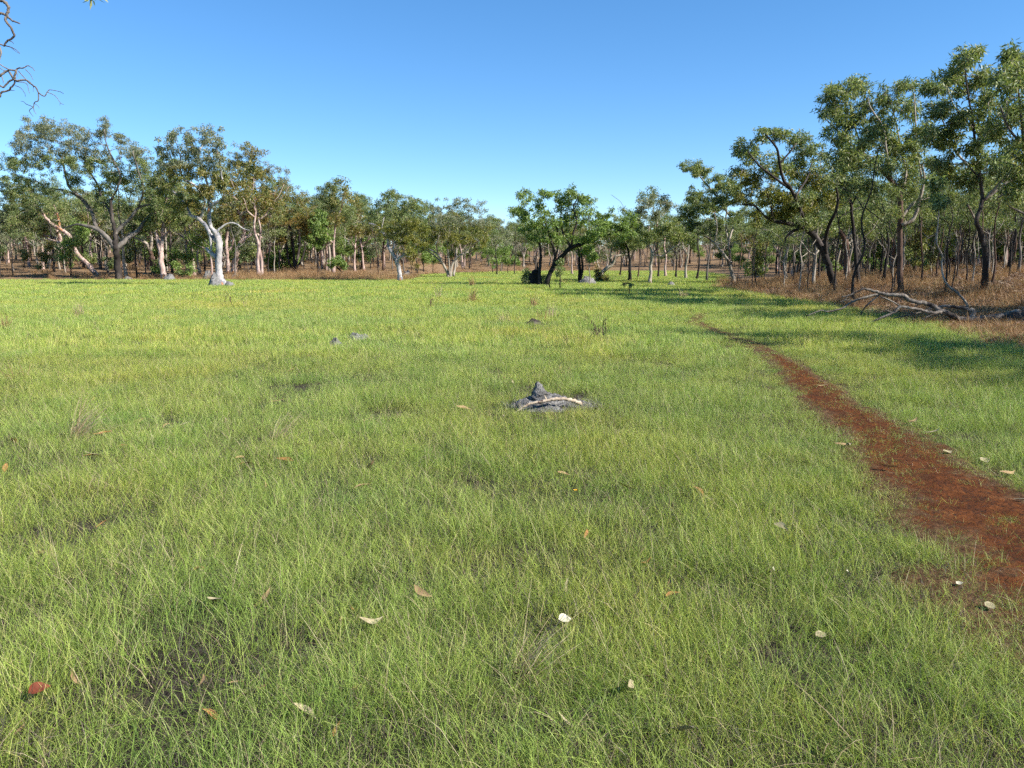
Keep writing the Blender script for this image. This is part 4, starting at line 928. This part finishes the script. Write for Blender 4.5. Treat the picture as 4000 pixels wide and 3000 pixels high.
def mound(name, label, px, py, rx, ry, h, mat, cat='mound', seed=1, group=None, q=None, rough=.35):
    q = hit(px, py) if q is None else q
    V, Q, T = heap(np.random.default_rng(seed), rx, ry, h, rough, 12, 36); V = crumble(V, .22 * min(rx, 1), 12 / max(rx, .3) * .4)
    return tag(add(name, mesh_np(name, V, [Q, T], mat, False), None, q), label, cat, group)

def crumble(V, amp, f=14):
    d = fbm(V[:, 0] * f + 7, V[:, 1] * f + V[:, 2] * f, 81, 3) - .5
    d2 = fbm(V[:, 0] * f + 31, V[:, 1] * f - V[:, 2] * f, 85, 3) - .5
    return V + np.stack([d2 * amp, -d2 * amp, d * amp * 2.2], -1)
# the mound with a spire in the middle of the foreground
q = MOUND_C
tm = empty('termite_mound', q, 'low grey termite mound with a pointed spire in the middle of the grass', 'mound')
V, Q, T = heap(np.random.default_rng(5), .46, .32, .135, .6, 30, 100, 1.3); V = crumble(V, .034, 17)
add('mound', mesh_np('mound_body', V, [Q, T], M_MOUND, False), tm)
V, Q, T = heap(np.random.default_rng(9), .20, .16, .075, .5, 16, 50); V = crumble(V, .018) + [.36, -.02, 0]
add('mound', mesh_np('mound_side', V, [Q, T], M_MOUND, False), tm)
rng = np.random.default_rng(6); sp = np.array([[-.06, .02, .03], [-.065, .02, .10], [-.07, .02, .16], [-.075, .015, .22], [-.085, .015, .25], [-.09, .015, .275]])
a = Acc(); a.add(*tube(smooth_line(sp, 4), np.interp(np.linspace(0, 1, 21), [0, .3, .6, .85, 1], [.19, .092, .048, .028, .014]), 18, rng, .24))
add('spire', a.mesh('spire', M_MOUND, False), tm)
# ashy grass round its foot
def tuft_at(name, label, q, n, rad, h0, h1, w, lean, curl, mat, cat='grass tuft', bend=None, group=None, seed=1, parent=None, loc=(0, 0, 0)):
    V, Q, T = blades(np.random.default_rng(seed), n, rad, h0, h1, w, lean, curl, 4, bend)
    me = mesh_np(name, V, [Q, T], mat)
    if parent is not None: return add(name, me, parent, loc)
    return tag(add(name, me, None, q), label, cat, group)
for i, (dx, dy, n_, m_) in enumerate(((-.30, -.14, 70, M_GREYGRASS), (.10, -.24, 90, M_GREYGRASS), (.36, -.14, 110, M_GREYGRASS), (.50, -.06, 90, M_GREYGRASS), (-.42, .02, 60, M_GRASS2), (.18, .12, 60, M_THATCH), (.0, .10, 14, M_DRY), (-.2, .1, 40, M_GREYGRASS), (.3, -.22, 70, M_GREYGRASS))):
    tuft_at('dead_grass', None, None, int(n_ * 1.8), .17, .05, .17, .0032, 1.0, .9, m_, seed=300 + i, parent=tm, loc=(dx, dy, .02))
# the stick lying across it
def branch_obj(name, lines, bk, origin, parent, partname, sides=8, seed=1, lump=.08):
    rng = np.random.default_rng(seed)
    for pts, rad in lines:
        sp = smooth_line(np.hstack([pts, np.asarray(rad)[:, None]]), 5); a = Acc(); pp = sp[:, :3]; rr = np.maximum(sp[:, 3], .0015)
        pp[1:-1] += rng.normal(0, .2, pp[1:-1].shape) * rr[1:-1, None]
        a.add(*tube(pp, rr, sides, rng, lump)); add(partname, a.mesh(name, BK[bk], True, origin), parent)
Yb = q[1] - .22; mp = Yb / F
pl = [(2272,1579,8),(2235,1564,7.5),(2190,1557,7),(2145,1563,6.5),(2100,1572,5.5),(2062,1580,4.5),(2030,1600,3),(2005,1617,2.2),(1984,1630,1.4)]
pts = np.array([P(a_, b_, Yb - i * .02) for i, (a_, b_, c_) in enumerate(pl)])
st_ = empty('dead_branch', (pts[3][0], pts[3][1], gz(pts[3][0], pts[3][1])), 'bent pale bare branch lying across the foot of the spired mound', 'branch')
branch_obj('dead_branch', [(pts, [c_ * mp for *_, c_ in pl])], 'straw_wood', np.array(st_.location), st_, 'stem', seed=4, lump=.2)
pl2 = [(2135,1566,4),(2130,1552,3),(2126,1545,2)]
branch_obj('dead_branch', [(np.array([P(a_, b_, Yb - .06) for a_, b_, c_ in pl2]), [c_ * mp for *_, c_ in pl2])], 'straw_wood', np.array(st_.location), st_, 'snag', seed=5)

# low stones and mounds elsewhere in the grass
mound('grey_rock', 'largest of three low grey stones in the grass left of the spired mound', 1390, 1332, .26, .2, .14, M_ROCK, 'rock', 11, 'low stones in the grass')
mound('grey_rock', 'small pale stone at the right end of the three low stones', 1428, 1330, .12, .12, .12, M_ROCK, 'rock', 12, 'low stones in the grass')
mound('grey_rock', 'dark stone at the left end of the three low stones', 1312, 1352, .16, .13, .14, M_MOUND, 'rock', 13, 'low stones in the grass')
mound('dark_mound', 'small dark earth mound in the middle distance behind the spired mound', 2085, 1275, .30, .24, .15, BK['dark'], 'mound', 14)
for i, (dx, m_) in enumerate(((-.2, M_GRASS2), (.25, M_GREYGRASS))):
    pass
tuft_at('dark_sedge_tuft', 'dark green sedge tuft right of and behind the spired mound', hit(2205, 1358), 120, .22, .10, .30, .006, .7, .8, LF['gum'], seed=21)
tuft_at('grey_grass_tuft', 'ashy grey grass tuft beside the dark green sedge', hit(2240, 1356), 100, .22, .06, .18, .006, .9, .8, M_GREYGRASS, seed=22)
# grey lumps at the feet of the gums
for i, (nm, lb, px, py, rx, ry, h) in enumerate((
  ('termite_mound', 'pointed grey termite mound against the left foot of the stout white gum', 840, 1121, .46, .42, .80),
  ('termite_mound', 'low grey lump of earth at the right foot of the stout white gum', 898, 1121, .40, .38, .34),
  ('termite_mound', 'grey lump of earth at the right foot of the forked pink gum', 662, 1094, .55, .5, .5),
  ('termite_mound', 'flat grey earth lump at the foot of the crooked white gum', 922, 1090, .9, .6, .28),
  ('termite_mound', 'brown-grey cone of earth between the forked pink gum and the stout white gum', 812, 1096, .42, .4, .85),
  ('termite_mound', 'grey earth lump with shrubs right of the twisted gum', 1590, 1086, .8, .6, .62),
  ('termite_mound', 'broad grey earth mound behind the thin pale sapling right of centre', 2294, 1112, .75, .6, .55),
  ('termite_mound', 'dark low lump on the shadowed green before the pale upright gum', 2622, 1118, .35, .3, .25),
  ('termite_mound', 'small grey lump at the foot of the spreading dark gum', 500, 1094, .5, .4, .25))):
    mound(nm, lb, px, py, rx, ry, h, M_ROCK if i in (0, 1, 2, 3, 5) else M_MOUND, 'mound', 40 + i, None, None, .5)
# charred stump
q = hit(2090, 1117); rng = np.random.default_rng(8)
cs = empty('charred_stump', q, 'black burnt stump with a thin curved snag beside the spreading green tree', 'stump')
a = Acc(); a.add(*tube(smooth_line(np.array([[0, 0, -.1], [0, 0, .25], [-.02, 0, .55], [.02, 0, .8], [0, 0, .98]]), 4), np.interp(np.linspace(0, 1, 17), [0, .3, .7, 1], [.5, .40, .34, .22]), 12, rng, .2))
add('stump', a.mesh('stump', BK['black'], True), cs)
a = Acc(); a.add(*tube(smooth_line(np.array([[.1, 0, .8], [.16, 0, 1.1], [.12, 0, 1.35], [.22, .05, 1.55]]), 4), np.linspace(.08, .03, 13), 7, rng, .1))
add('snag', a.mesh('snag', BK['black'], True), cs)
# fallen tree on the right
def px_lines(spec, Yf, fat=1.0): return [(np.array([P(a_, b_, Yf(a_, i)) for a_, b_, c_ in ln]), [c_ * fat * Yf(ln[0][0], i) / F for *_, c_ in ln]) for i, ln in enumerate(spec)]
q = hit(3900, 1258); YF = q[1]
ft_ = empty('fallen_tree', q, 'fallen dead grey tree with bare branches lying along the right edge of the grass', 'fallen tree')
log = [[(4130,1250,34),(4050,1246,32),(4000,1242,28),(3940,1243,22),(3886,1241,15),(3814,1248,12),(3759,1249,10)]]
limbs_ = [[(3765,1250,9.5),(3714,1231,9),(3655,1204,8),(3624,1186,7.5),(3565,1177,7),(3524,1154,7),(3475,1152,6),(3434,1143,5),(3375,1127,3.5)],
  [(3678,1220,6),(3633,1222,5.5),(3588,1208,5),(3520,1199,4.5),(3488,1222,4),(3434,1244,3.5),(3393,1262,3),(3307,1274,1.5)],
  [(3790,1242,7),(3805,1217,7),(3778,1208,6),(3723,1197,5),(3655,1199,4),(3624,1206,2.5)],
  [(3452,1145,4.5),(3389,1158,4),(3334,1177,3.5),(3289,1204,3),(3235,1217,2.5),(3203,1213,2),(3149,1235,1.4)]]
twl = [[(3375,1127,3),(3316,1154,2.4),(3289,1158,1.5)],[(3434,1152,2.5),(3380,1199,2.2),(3362,1231,1.5)],[(3655,1200,2.5),(3580,1224,2.2),(3490,1243,1.5)],[(3520,1196,2.5),(3470,1170,2),(3440,1160,1.4)],
  [(3488,1222,2.2),(3460,1214,1.8),(3430,1222,1.3)],[(3393,1262,1.8),(3365,1272,1.2)],[(3360,1258,1.5),(3300,1262,1.2),(3245,1252,.9)],[(3316,1150,1.6),(3300,1170,1.2),(3285,1182,.9)],[(3334,1177,1.6),(3310,1172,1.2),(3280,1178,.9)],[(3650,1225,2),(3620,1238,1.6),(3598,1250,1)],[(3600,1180,2),(3570,1200,1.6),(3540,1212,1)]]
rngf = np.random.default_rng(15); offs = {}
def yf(px_, i): return YF + (3900 - px_) * .0006
branch_obj('fallen_log', px_lines(log, yf, 1.15), 'dead', q, ft_, 'trunk', 12, 31, .1)
branch_obj('fallen_limb', px_lines(limbs_, lambda a_, i: yf(a_, i) + (0, -.25, .5, .15)[i] * min(1, max(0, (3800 - a_) / 300)), 1.2), 'dead', q, ft_, 'limb', 8, 32, .08)
branch_obj('fallen_twig', px_lines(twl, lambda a_, i: yf(a_, i) + ((i % 3) - 1) * .15, 1.35), 'dead', q, ft_, 'twig', 5, 33, .05)

# dead tree out of view on the left whose bare branches hang into the sky
YB = 9.0; kx = 400 / 1327
def bl(pts_, r0, r1):
    n_ = len(pts_); return [(x_ * kx, y_ * kx, r0 + (r1 - r0) * i / max(1, n_ - 1)) for i, (x_, y_) in enumerate(pts_)]
bq = np.array([-8.6, YB + .5, gz(-8.6, YB + .5)])
bt = empty('bare_branch_tree', bq, 'dead bare tree left of view whose thin branches hang into the top left sky', 'tree')
branch_obj('bare_trunk', [(np.array([bq - [0, 0, .2], bq + [.1, 0, 1.5], bq + [.0, 0, 3], bq + [.3, -.2, 4.6], bq + [.2, -.3, 6.2]]), [.2, .17, .15, .11, .07])], 'dead', bq, bt, 'trunk', 10, 50)
tp = bq + [.25, -.25, 5.2]; tp2 = bq + [.3, -.2, 4.4]
def start_to(wp, pxp, r): 
    e = P(pxp[0] * kx, pxp[1] * kx, YB); return (np.array([wp, wp * .6 + e * .4 + [0, 0, .15], wp * .25 + e * .75, e]), r)
branch_obj('bare_limb', [start_to(tp, (-40, -10), [.06, .05, .035, .027]), start_to(tp, (-40, 160), [.05, .04, .03, .024]), start_to(tp2, (-60, 990), [.06, .045, .035, .026]), start_to(tp2, (-40, 560), [.05, .04, .03, .022]), start_to(tp2, (-20, 820), [.04, .03, .02, .012]), start_to(tp2, (0, 1240), [.05, .04, .03, .022])], 'dead', bq, bt, 'limb', 7, 51)
BR = [bl([(-40,-10),(50,25),(110,80),(105,130),(90,190),(70,260),(130,340),(175,430),(180,470),(100,525),(70,560),(55,600)], 6, 3),
 bl([(-40,160),(20,175),(80,195),(130,245),(180,275),(260,305)], 5.5, 2.5), bl([(55,600),(0,570),(-40,560)], 2.5, 3), bl([(70,590),(150,615),(200,640),(260,690)], 2.2, .8), bl([(100,525),(160,545),(180,570)], 1.6, .8),
 bl([(-40,560),(0,620),(15,690),(0,740),(-20,820)], 4, 2.5), bl([(-60,990),(0,985),(60,940),(120,910),(200,910),(240,885),(310,880),(360,850),(420,880),(450,920)], 5, 1),
 bl([(210,910),(190,980),(195,1010),(110,1060),(50,1130),(0,1110)], 4, 3), bl([(120,930),(200,1040),(320,1035),(390,1075),(470,1140),(500,1200),(580,1245),(620,1180),(660,1165),(780,1190),(825,1215)], 4, .8),
 bl([(620,1195),(720,1245),(780,1330),(825,1355)], 1.4, .7), bl([(780,1330),(778,1365)], .9, .6), bl([(500,1200),(495,1300),(445,1330),(430,1385),(380,1430),(400,1470),(430,1510)], 2.2, .8), bl([(430,1385),(445,1440),(470,1480)], 1.6, .7),
 bl([(430,1385),(340,1350),(310,1320),(270,1310)], 1.4, .7), bl([(190,1080),(150,1130),(110,1170),(20,1200),(0,1240)], 3, 4), bl([(195,1040),(190,1080)], 3, 3), bl([(210,1060),(320,1070),(360,1110),(370,1170),(385,1210)], 1.6, .7),
 bl([(240,920),(330,1020),(400,1070)], 1.8, 1.2), bl([(330,900),(390,960),(430,1040)], 1.4, .7), bl([(-20,820),(40,860),(120,900)], 2, 2), bl([(200,1110),(270,1140),(320,1210),(330,1250)], 1.3, .7), bl([(110,1170),(190,1172)], 1.4, .8),
 bl([(0,880),(60,915),(120,905)], 1.4, 1.2), bl([(20,985),(40,1040),(40,1080)], 2, 1), bl([(445,1340),(490,1370),(510,1405)], 1.1, .6), bl([(150,625),(190,655),(260,700)], 1, .6), bl([(220,940),(235,1000)], 1, .6), bl([(390,1075),(430,1120),(430,1190)], 1.1, .6)]
branch_obj('bare_twig', px_lines(BR, lambda a_, i: YB), 'dead', bq, bt, 'twig', 5, 52, .05)
# a few leaves of an overhanging twig at the very top
q_ = P(362, -6, 9.0)
tw = Acc(); e0 = bq + [.3, -.2, 6.1]; tw.add(*tube(smooth_line(np.array([e0, e0 * .55 + q_ * .45 + [0, 0, .5], q_ + [-.1, 0, .3], q_]), 5), np.linspace(.03, .006, 16), 6))
add('twig', tw.mesh('leafy_twig', BK['dead'], True, bq), bt)
add('leaves', leaf_mesh('hanging_leaves', leaves_np(np.random.default_rng(3), np.array([q_, q_ + [.05, 0, .04], q_ - [.03, 0, -.05]]), 6, np.array([.06, .06, .06]), .09, .03) - bq, LF['gum']), bt)

# ------------------------------------------------------------------ straw tufts, weeds, fallen leaves
for i, (lb, px, py, n_, h0, h1, w_, ln, cu, bd) in enumerate((
  ('straw-coloured dry grass tuft swept right, left foreground', 285, 1730, 150, .22, .58, .0050, 1.2, .7, .15),
  ('thin straw grass tuft swept right, left of the picture centre', 1075, 1740, 70, .20, .54, .0044, 1.15, .7, .1),
  ('long bleached grass tuft flattened to the right, near foreground', 2010, 2665, 110, .18, .46, .0034, 1.7, .4, .12),
  ('matted brown dry grass at the left picture edge', 70, 1490, 70, .12, .36, .006, .9, .9, None),
  ('upright pale straw stalks in the grass, left middle distance', 310, 1240, 60, .2, .6, .010, .35, .4, None),
  ('brownish dry tuft at the left picture edge in the middle distance', 15, 1285, 60, .2, .5, .010, .5, .6, None),
  ('thin pale stalks standing left of the small dark mound', 1975, 1268, 26, .25, .6, .009, .3, .4, None),
  ('reddish dry stalks behind the small dark mound', 2115, 1258, 22, .25, .55, .009, .3, .4, None),
  ('pale dry stalks in the grass right of the small dark mound', 2150, 1245, 40, .25, .65, .010, .3, .4, None),
  ('straw stalks in the far grass below the fan-stemmed gum', 1715, 1170, 20, .4, .9, .016, .35, .4, None),
  ('tawny dry tuft in the far grass below the fan-stemmed gum', 1845, 1182, 60, .3, .7, .016, .4, .5, None),
  ('reddish dry tuft at the shaded line left of the spreading green tree', 1845, 1122, 50, .4, .9, .02, .3, .4, None),
  ('faint brown tuft under the spreading green tree in the mid grass', 2085, 1200, 60, .2, .5, .014, .5, .5, None),
  ('dry tuft right of the track near the wood edge', 2670, 1165, 60, .25, .6, .014, .5, .6, None),
  ('dry grass wisps in the left foreground below the swept straw tuft', 340, 1945, 34, .14, .34, .003, .85, .8, .3),
  ('pale dry blades at the bottom right corner', 3330, 2960, 26, .2, .5, .004, .9, .6, -2.4),
  ('dry pale blades at the bottom left corner', 60, 2960, 18, .2, .5, .0035, .9, .5, .35))):
    mt = M_STRAW if i not in (3, 5, 7, 10, 11, 12) else M_DRYPALE
    tuft_at('dry_grass_tuft', lb, hit(px, py), n_, .07 if i < 3 else .14, h0, h1, w_, ln, cu, mt, bend=bd, seed=400 + i)
# dark seeding weeds
def weed(label, px, py, h, n_, seed, mat_s, w_=.008, spread=.15):
    q = hit(px, py); rng = np.random.default_rng(seed); root = empty('dried_weed', q, label, 'weed')
    for k in range(n_):
        a_ = rng.random() * 6.283; b_ = np.array([math.cos(a_), math.sin(a_), 0]) * spread * rng.random()
        top = b_ * 1.6 + [rng.normal(0, .05), rng.normal(0, .05), h * rng.uniform(.65, 1)]
        a = Acc(); pts = smooth_line(np.array([b_ - [0, 0, .02], b_ * 1.2 + top * .3, top * .65 + rng.normal(0, .02, 3), top]), 3)
        a.add(*tube(pts, np.linspace(w_, w_ * .45, len(pts)) * .55, 5)); add('stem', a.mesh('weed_stem', mat_s, True), root)
        hd = Acc()
        for m_ in range(5):
            c = pts[-1 - m_] if m_ < len(pts) else pts[-1]
            V, Q, T = heap(rng, .009, .009, .016, .4, 3, 6); hd.add(V + c + rng.normal(0, .015, 3), Q, T)
        tag(add('seed_head', hd.mesh('seed_heads', BK['brown'], True), root), kind='stuff')
weed('tall dark dried weed stalks standing in the grass behind the spired mound', 2350, 1345, .62, 3, 1, BK['dark'])
weed('lower dark dried weed left of the tall dried stalks', 2325, 1338, .36, 2, 2, BK['dark'], .007)
weed('small brown weed with seed heads in the far left-of-centre grass', 1672, 1208, .38, 3, 3, BK['brown'], .014, .3)
weed('thin dark dead twigs in the grass below the stout white gum', 905, 1205, .55, 4, 4, BK['dark'], .010, .7)
# orange-yellow wildflower
q = hit(2248, 2020); fl = empty('wildflower', q, 'tiny orange-yellow flower on a thin stalk in the near grass', 'flower'); rng = np.random.default_rng(2)
a = Acc(); a.add(*tube(smooth_line(np.array([[0, 0, 0], [.005, 0, .08], [0, .01, .17]]), 3), np.full(7, .0016), 5)); add('stalk', a.mesh('stalk', M_GRASS2, True), fl)
for k in range(5):
    an = k * 1.2566; d_ = np.array([math.cos(an), math.sin(an), .3]); s_ = np.array([-math.sin(an), math.cos(an), 0])
    V = np.array([[0, 0, 0], d_ * .010 + s_ * .005, d_ * .017, d_ * .010 - s_ * .005]) + [0, .01, .17]
    add('petal', mesh_np('petal', V, [[[0, 1, 2, 3]]], FL['yellow']), fl)

def leaf_body(L_, W_, curl, seed, mat, roundish=False):
    rng = np.random.default_rng(seed); n_ = 8; V = []
    for i in range(n_ + 1):
        t = i / n_; w_ = W_ * (math.sin(math.pi * min(1, t ** (.85 if not roundish else .75))) ** (.8 if roundish else 1.1)) / 2 + .0006
        x_ = (t - .5) * L_; z_ = curl * (t - .5) ** 2 * L_ * .9 + (.05 * L_ * math.sin(t * 5 + seed))
        yb = .12 * L_ * math.sin(t * 3.1) * (seed % 3 - 1)
        for s_ in (-1, 0, 1): V.append([x_, yb + s_ * w_, z_ + (abs(s_) * w_ * .45)])
    idx_ = np.arange((n_ + 1) * 3).reshape(n_ + 1, 3)
    Q = np.stack([idx_[:-1, :-1], idx_[:-1, 1:], idx_[1:, 1:], idx_[1:, :-1]], -1).reshape(-1, 4)
    return mesh_np('fallen_leaf', np.array(V), [Q], FL[mat], True)
LEAFM = {m: [leaf_body(.105 + .02 * i, .030 + .004 * (i % 2), (.5, -.4, .9)[i % 3], i + 3, m) for i in range(4)] for m in ('tan', 'orange', 'cream')}
def drop_leaf(px, py, me, label, rng, scale=1.0, lift=.085, group=None, face=True):
    q = hit(px, py); d_ = ray(px, py); d_ = d_ / np.linalg.norm(d_)
    lift_ = min(lift, .6 * CAM_Z); q = q - d_ * (lift_ / -d_[2])
    o = tag(add('fallen_leaf', me, None, q), label, 'leaf', group)
    o.rotation_euler = (rng.normal(.35 if face else 0, .35), rng.normal(0, .35), rng.random() * 6.283); o.scale = (scale,) * 3; return o
rl = np.random.default_rng(55)
SPECIAL = [(2205, 2430, 'white', .062, .045, True, 'round white leaf gleaming in the middle of the near grass', (.5, .1, .4)),
 (2665, 2865, 'cream', .085, .055, True, 'broad cream leaf near the bottom edge right of centre', (.5, .2, 2.6)),
 (1445, 2425, 'cream', .115, .032, False, 'long pale leaf with thin stalk, left of the round white leaf', (.4, .2, .6)),
 (835, 2362, 'cream', .075, .055, True, 'broad ribbed cream leaf in the left foreground', (.3, .0, 2.9)),
 (148, 2720, 'red', .095, .040, False, 'dark red-brown leaf near the bottom left corner', (.9, .3, 1.3)),
 (1655, 2325, 'tan', .12, .035, False, 'tan leaf above and right of the long pale leaf', (.4, .3, -.6)),
 (2458, 2675, 'cream', .10, .030, False, 'upright curled cream leaf right of the flattened bleached tuft', (1.0, .3, 1.2)),
 (3052, 2062, 'cream', .09, .034, False, 'pointed cream leaf upright in the grass left of the track', (.7, .1, -.8)),
 (3018, 2222, 'white', .045, .020, False, 'small white leaf below the pointed cream leaf', (.8, 0, 1.2)), (3312, 2236, 'white', .045, .022, False, 'small pale crescent leaf left of the track', (.7, 0, 1.5)),
 (3748, 2292, 'white', .04, .025, True, 'tiny pale leaf on the near edge of the red track', (.2, 0, .3)), (3862, 2382, 'cream', .05, .045, True, 'roundish cream leaf at the lower right near the track', (.4, 0, .3)),
 (3205, 2498, 'cream', .055, .035, True, 'small pale greenish leaf in the lower right grass', (.4, 0, .3)), (3985, 1960, 'white', .10, .03, False, 'white curved leaf lying on the red track at the right edge', (.2, 0, 2.5)),
 (3700, 1765, 'cream', .085, .045, True, 'large pale bark flake beside the track on the right', (.3, 0, .2)), (3845, 1800, 'cream', .09, .06, True, 'pale roundish flake in the grass right of the track', (.5, 0, .2)),
 (3215, 1508, 'tan', .16, .03, False, 'long tan leaf on the right edge of the track', (.2, 0, .1))]
for i, (px, py, m_, L_, W_, rd, lb, ro) in enumerate(SPECIAL):
    o = drop_leaf(px, py, leaf_body(L_, W_, .5, i + 31, m_, rd), lb, rl, 1.0, .075 if i < 10 else .03); o.rotation_euler = ro
KNOWN = [(20,1830,'orange'),(365,1785,'orange'),(362,1780,'cream'),(405,1700,'orange'),(515,1773,'tan'),(725,1660,'cream'),(885,1706,'cream'),(945,1790,'tan'),(965,1815,'orange'),(1060,1755,'tan'),(1055,1800,'orange'),(1120,1810,'orange'),
 (848,1885,'tan'),(838,1570,'cream'),(1080,1572,'tan'),(610,1580,'cream'),(480,1345,'orange'),(360,1560,'orange'),(880,1342,'tan'),(650,1660,'tan'),(150,1560,'tan'),(55,1725,'orange'),(1140,1450,'tan'),(1170,1740,'tan'),(1450,1830,'tan'),(2440,1910,'orange'),
 (2290,2085,'orange'),(2730,1915,'orange'),(2610,2290,'tan'),(1215,2375,'tan'),(530,2380,'tan'),(400,2050,'orange'),(2000,2650,'orange'),(1390,2780,'tan'),(830,2790,'orange'),(2340,2650,'orange'),(1840,2640,'tan'),(955,2755,'orange'),(1410,1905,'tan'),(150,2130,'tan'),
 (90,2840,'orange'),(1320,2870,'orange'),(2520,2670,'orange'),(480,1385,'cream'),(170,1275,'cream'),(800,1335,'tan'),(1370,1370,'cream'),(1265,1400,'tan'),(1560,1430,'cream'),(1980,1475,'tan'),(2000,1495,'cream'),(2330,1600,'cream'),(1810,1600,'tan'),
 (1960,1625,'cream'),(1820,1745,'orange'),(2110,1740,'orange'),(1350,1390,'tan'),(1425,1435,'tan'),(1205,1390,'orange'),(2720,1350,'cream'),(2500,1345,'cream'),(3290,1735,'tan'),(3320,1738,'cream'),(3465,1830,'cream'),(3930,1850,'tan'),(3640,1690,'cream'),(3560,1650,'tan')]
word = {'tan': 'tan', 'orange': 'orange-brown', 'cream': 'pale cream'}
for px, py, m_ in KNOWN:
    drop_leaf(px, py, LEAFM[m_][rl.integers(4)], 'narrow %s fallen gum leaf resting in the grass' % word[m_], rl, rl.uniform(.75, 1.1) * (1.2 if py < 2000 else .65), .05 if py < 2200 else .02, '%s gum leaves fallen in the grass' % word[m_])
for i in range(60):
    px = rl.uniform(20, 2900) if i % 3 else rl.uniform(20, 1400); py = 1290 + 1600 * rl.random() ** 1.7; m_ = ('tan', 'orange', 'cream')[rl.choice(3, p=[.5, .25, .25])]
    drop_leaf(px, py, LEAFM[m_][rl.integers(4)], 'narrow %s fallen gum leaf resting in the grass' % word[m_], rl, rl.uniform(.6, 1.0) * (1.15 if py < 1900 else .8), .035, '%s gum leaves fallen in the grass' % word[m_])

# ------------------------------------------------------------------ each woodland tree told apart by the landmark it lines up with
LAND = [(o, o.location) for o in COL.objects if o.get('category') == 'tree' and not o.get('group')]
def short(o): return o.name.split('.')[0].replace('_', ' ')
rank = {}
wt = [o for o in COL.objects if o.get('category') in ('tree', 'shrub') and o.get('group') and 'picture edge' not in o['label']]
wt.sort(key=lambda o: o.location.y)
nth = ['nearest', 'second nearest', 'third nearest', 'fourth nearest', 'fifth nearest', 'sixth nearest', 'seventh nearest', 'eighth nearest', 'ninth nearest', 'tenth nearest', 'eleventh nearest', 'twelfth nearest'] + [w_ + ' nearest' for w_ in ('thirteenth', 'fourteenth', 'fifteenth', 'sixteenth', 'seventeenth', 'eighteenth', 'nineteenth', 'twentieth', 'farthest but seven', 'farthest but six')][:8]
for o in wt:
    u = o.location.x / o.location.y
    lm = min((l for l in LAND if l[1].y > 20), key=lambda l: abs(l[1].x / l[1].y - u))[0]
    d = next(v for k_, v in DESC.items() if o['label'].startswith(v))
    key = (d, lm.name); n_ = rank.get(key, 0); rank[key] = n_ + 1
    if n_ < len(nth): o['label'] = '%s by the %s, %s of its kind' % (d, short(lm), nth[n_])
lv = [o for o in COL.objects if o.get('category') == 'leaf' and o.get('group')]
lv.sort(key=lambda o: o.location.y); rank = {}
for o in lv:
    u = o.location.x / o.location.y
    z_ = 'at far left' if u < -.5 else 'left of the white gum' if u < -.36 else 'in the left grass' if u < -.2 else 'left of the spired mound line' if u < .0 else 'in line with the spired mound' if u < .15 else 'between mound and track' if u < .36 else 'by the red track'
    key = (o['group'], z_); n_ = rank.get(key, 0); rank[key] = n_ + 1
    if n_ < len(nth): o['label'] = '%s fallen gum leaf %s, %s of its colour' % (o['group'].split(' gum')[0], z_, nth[n_])
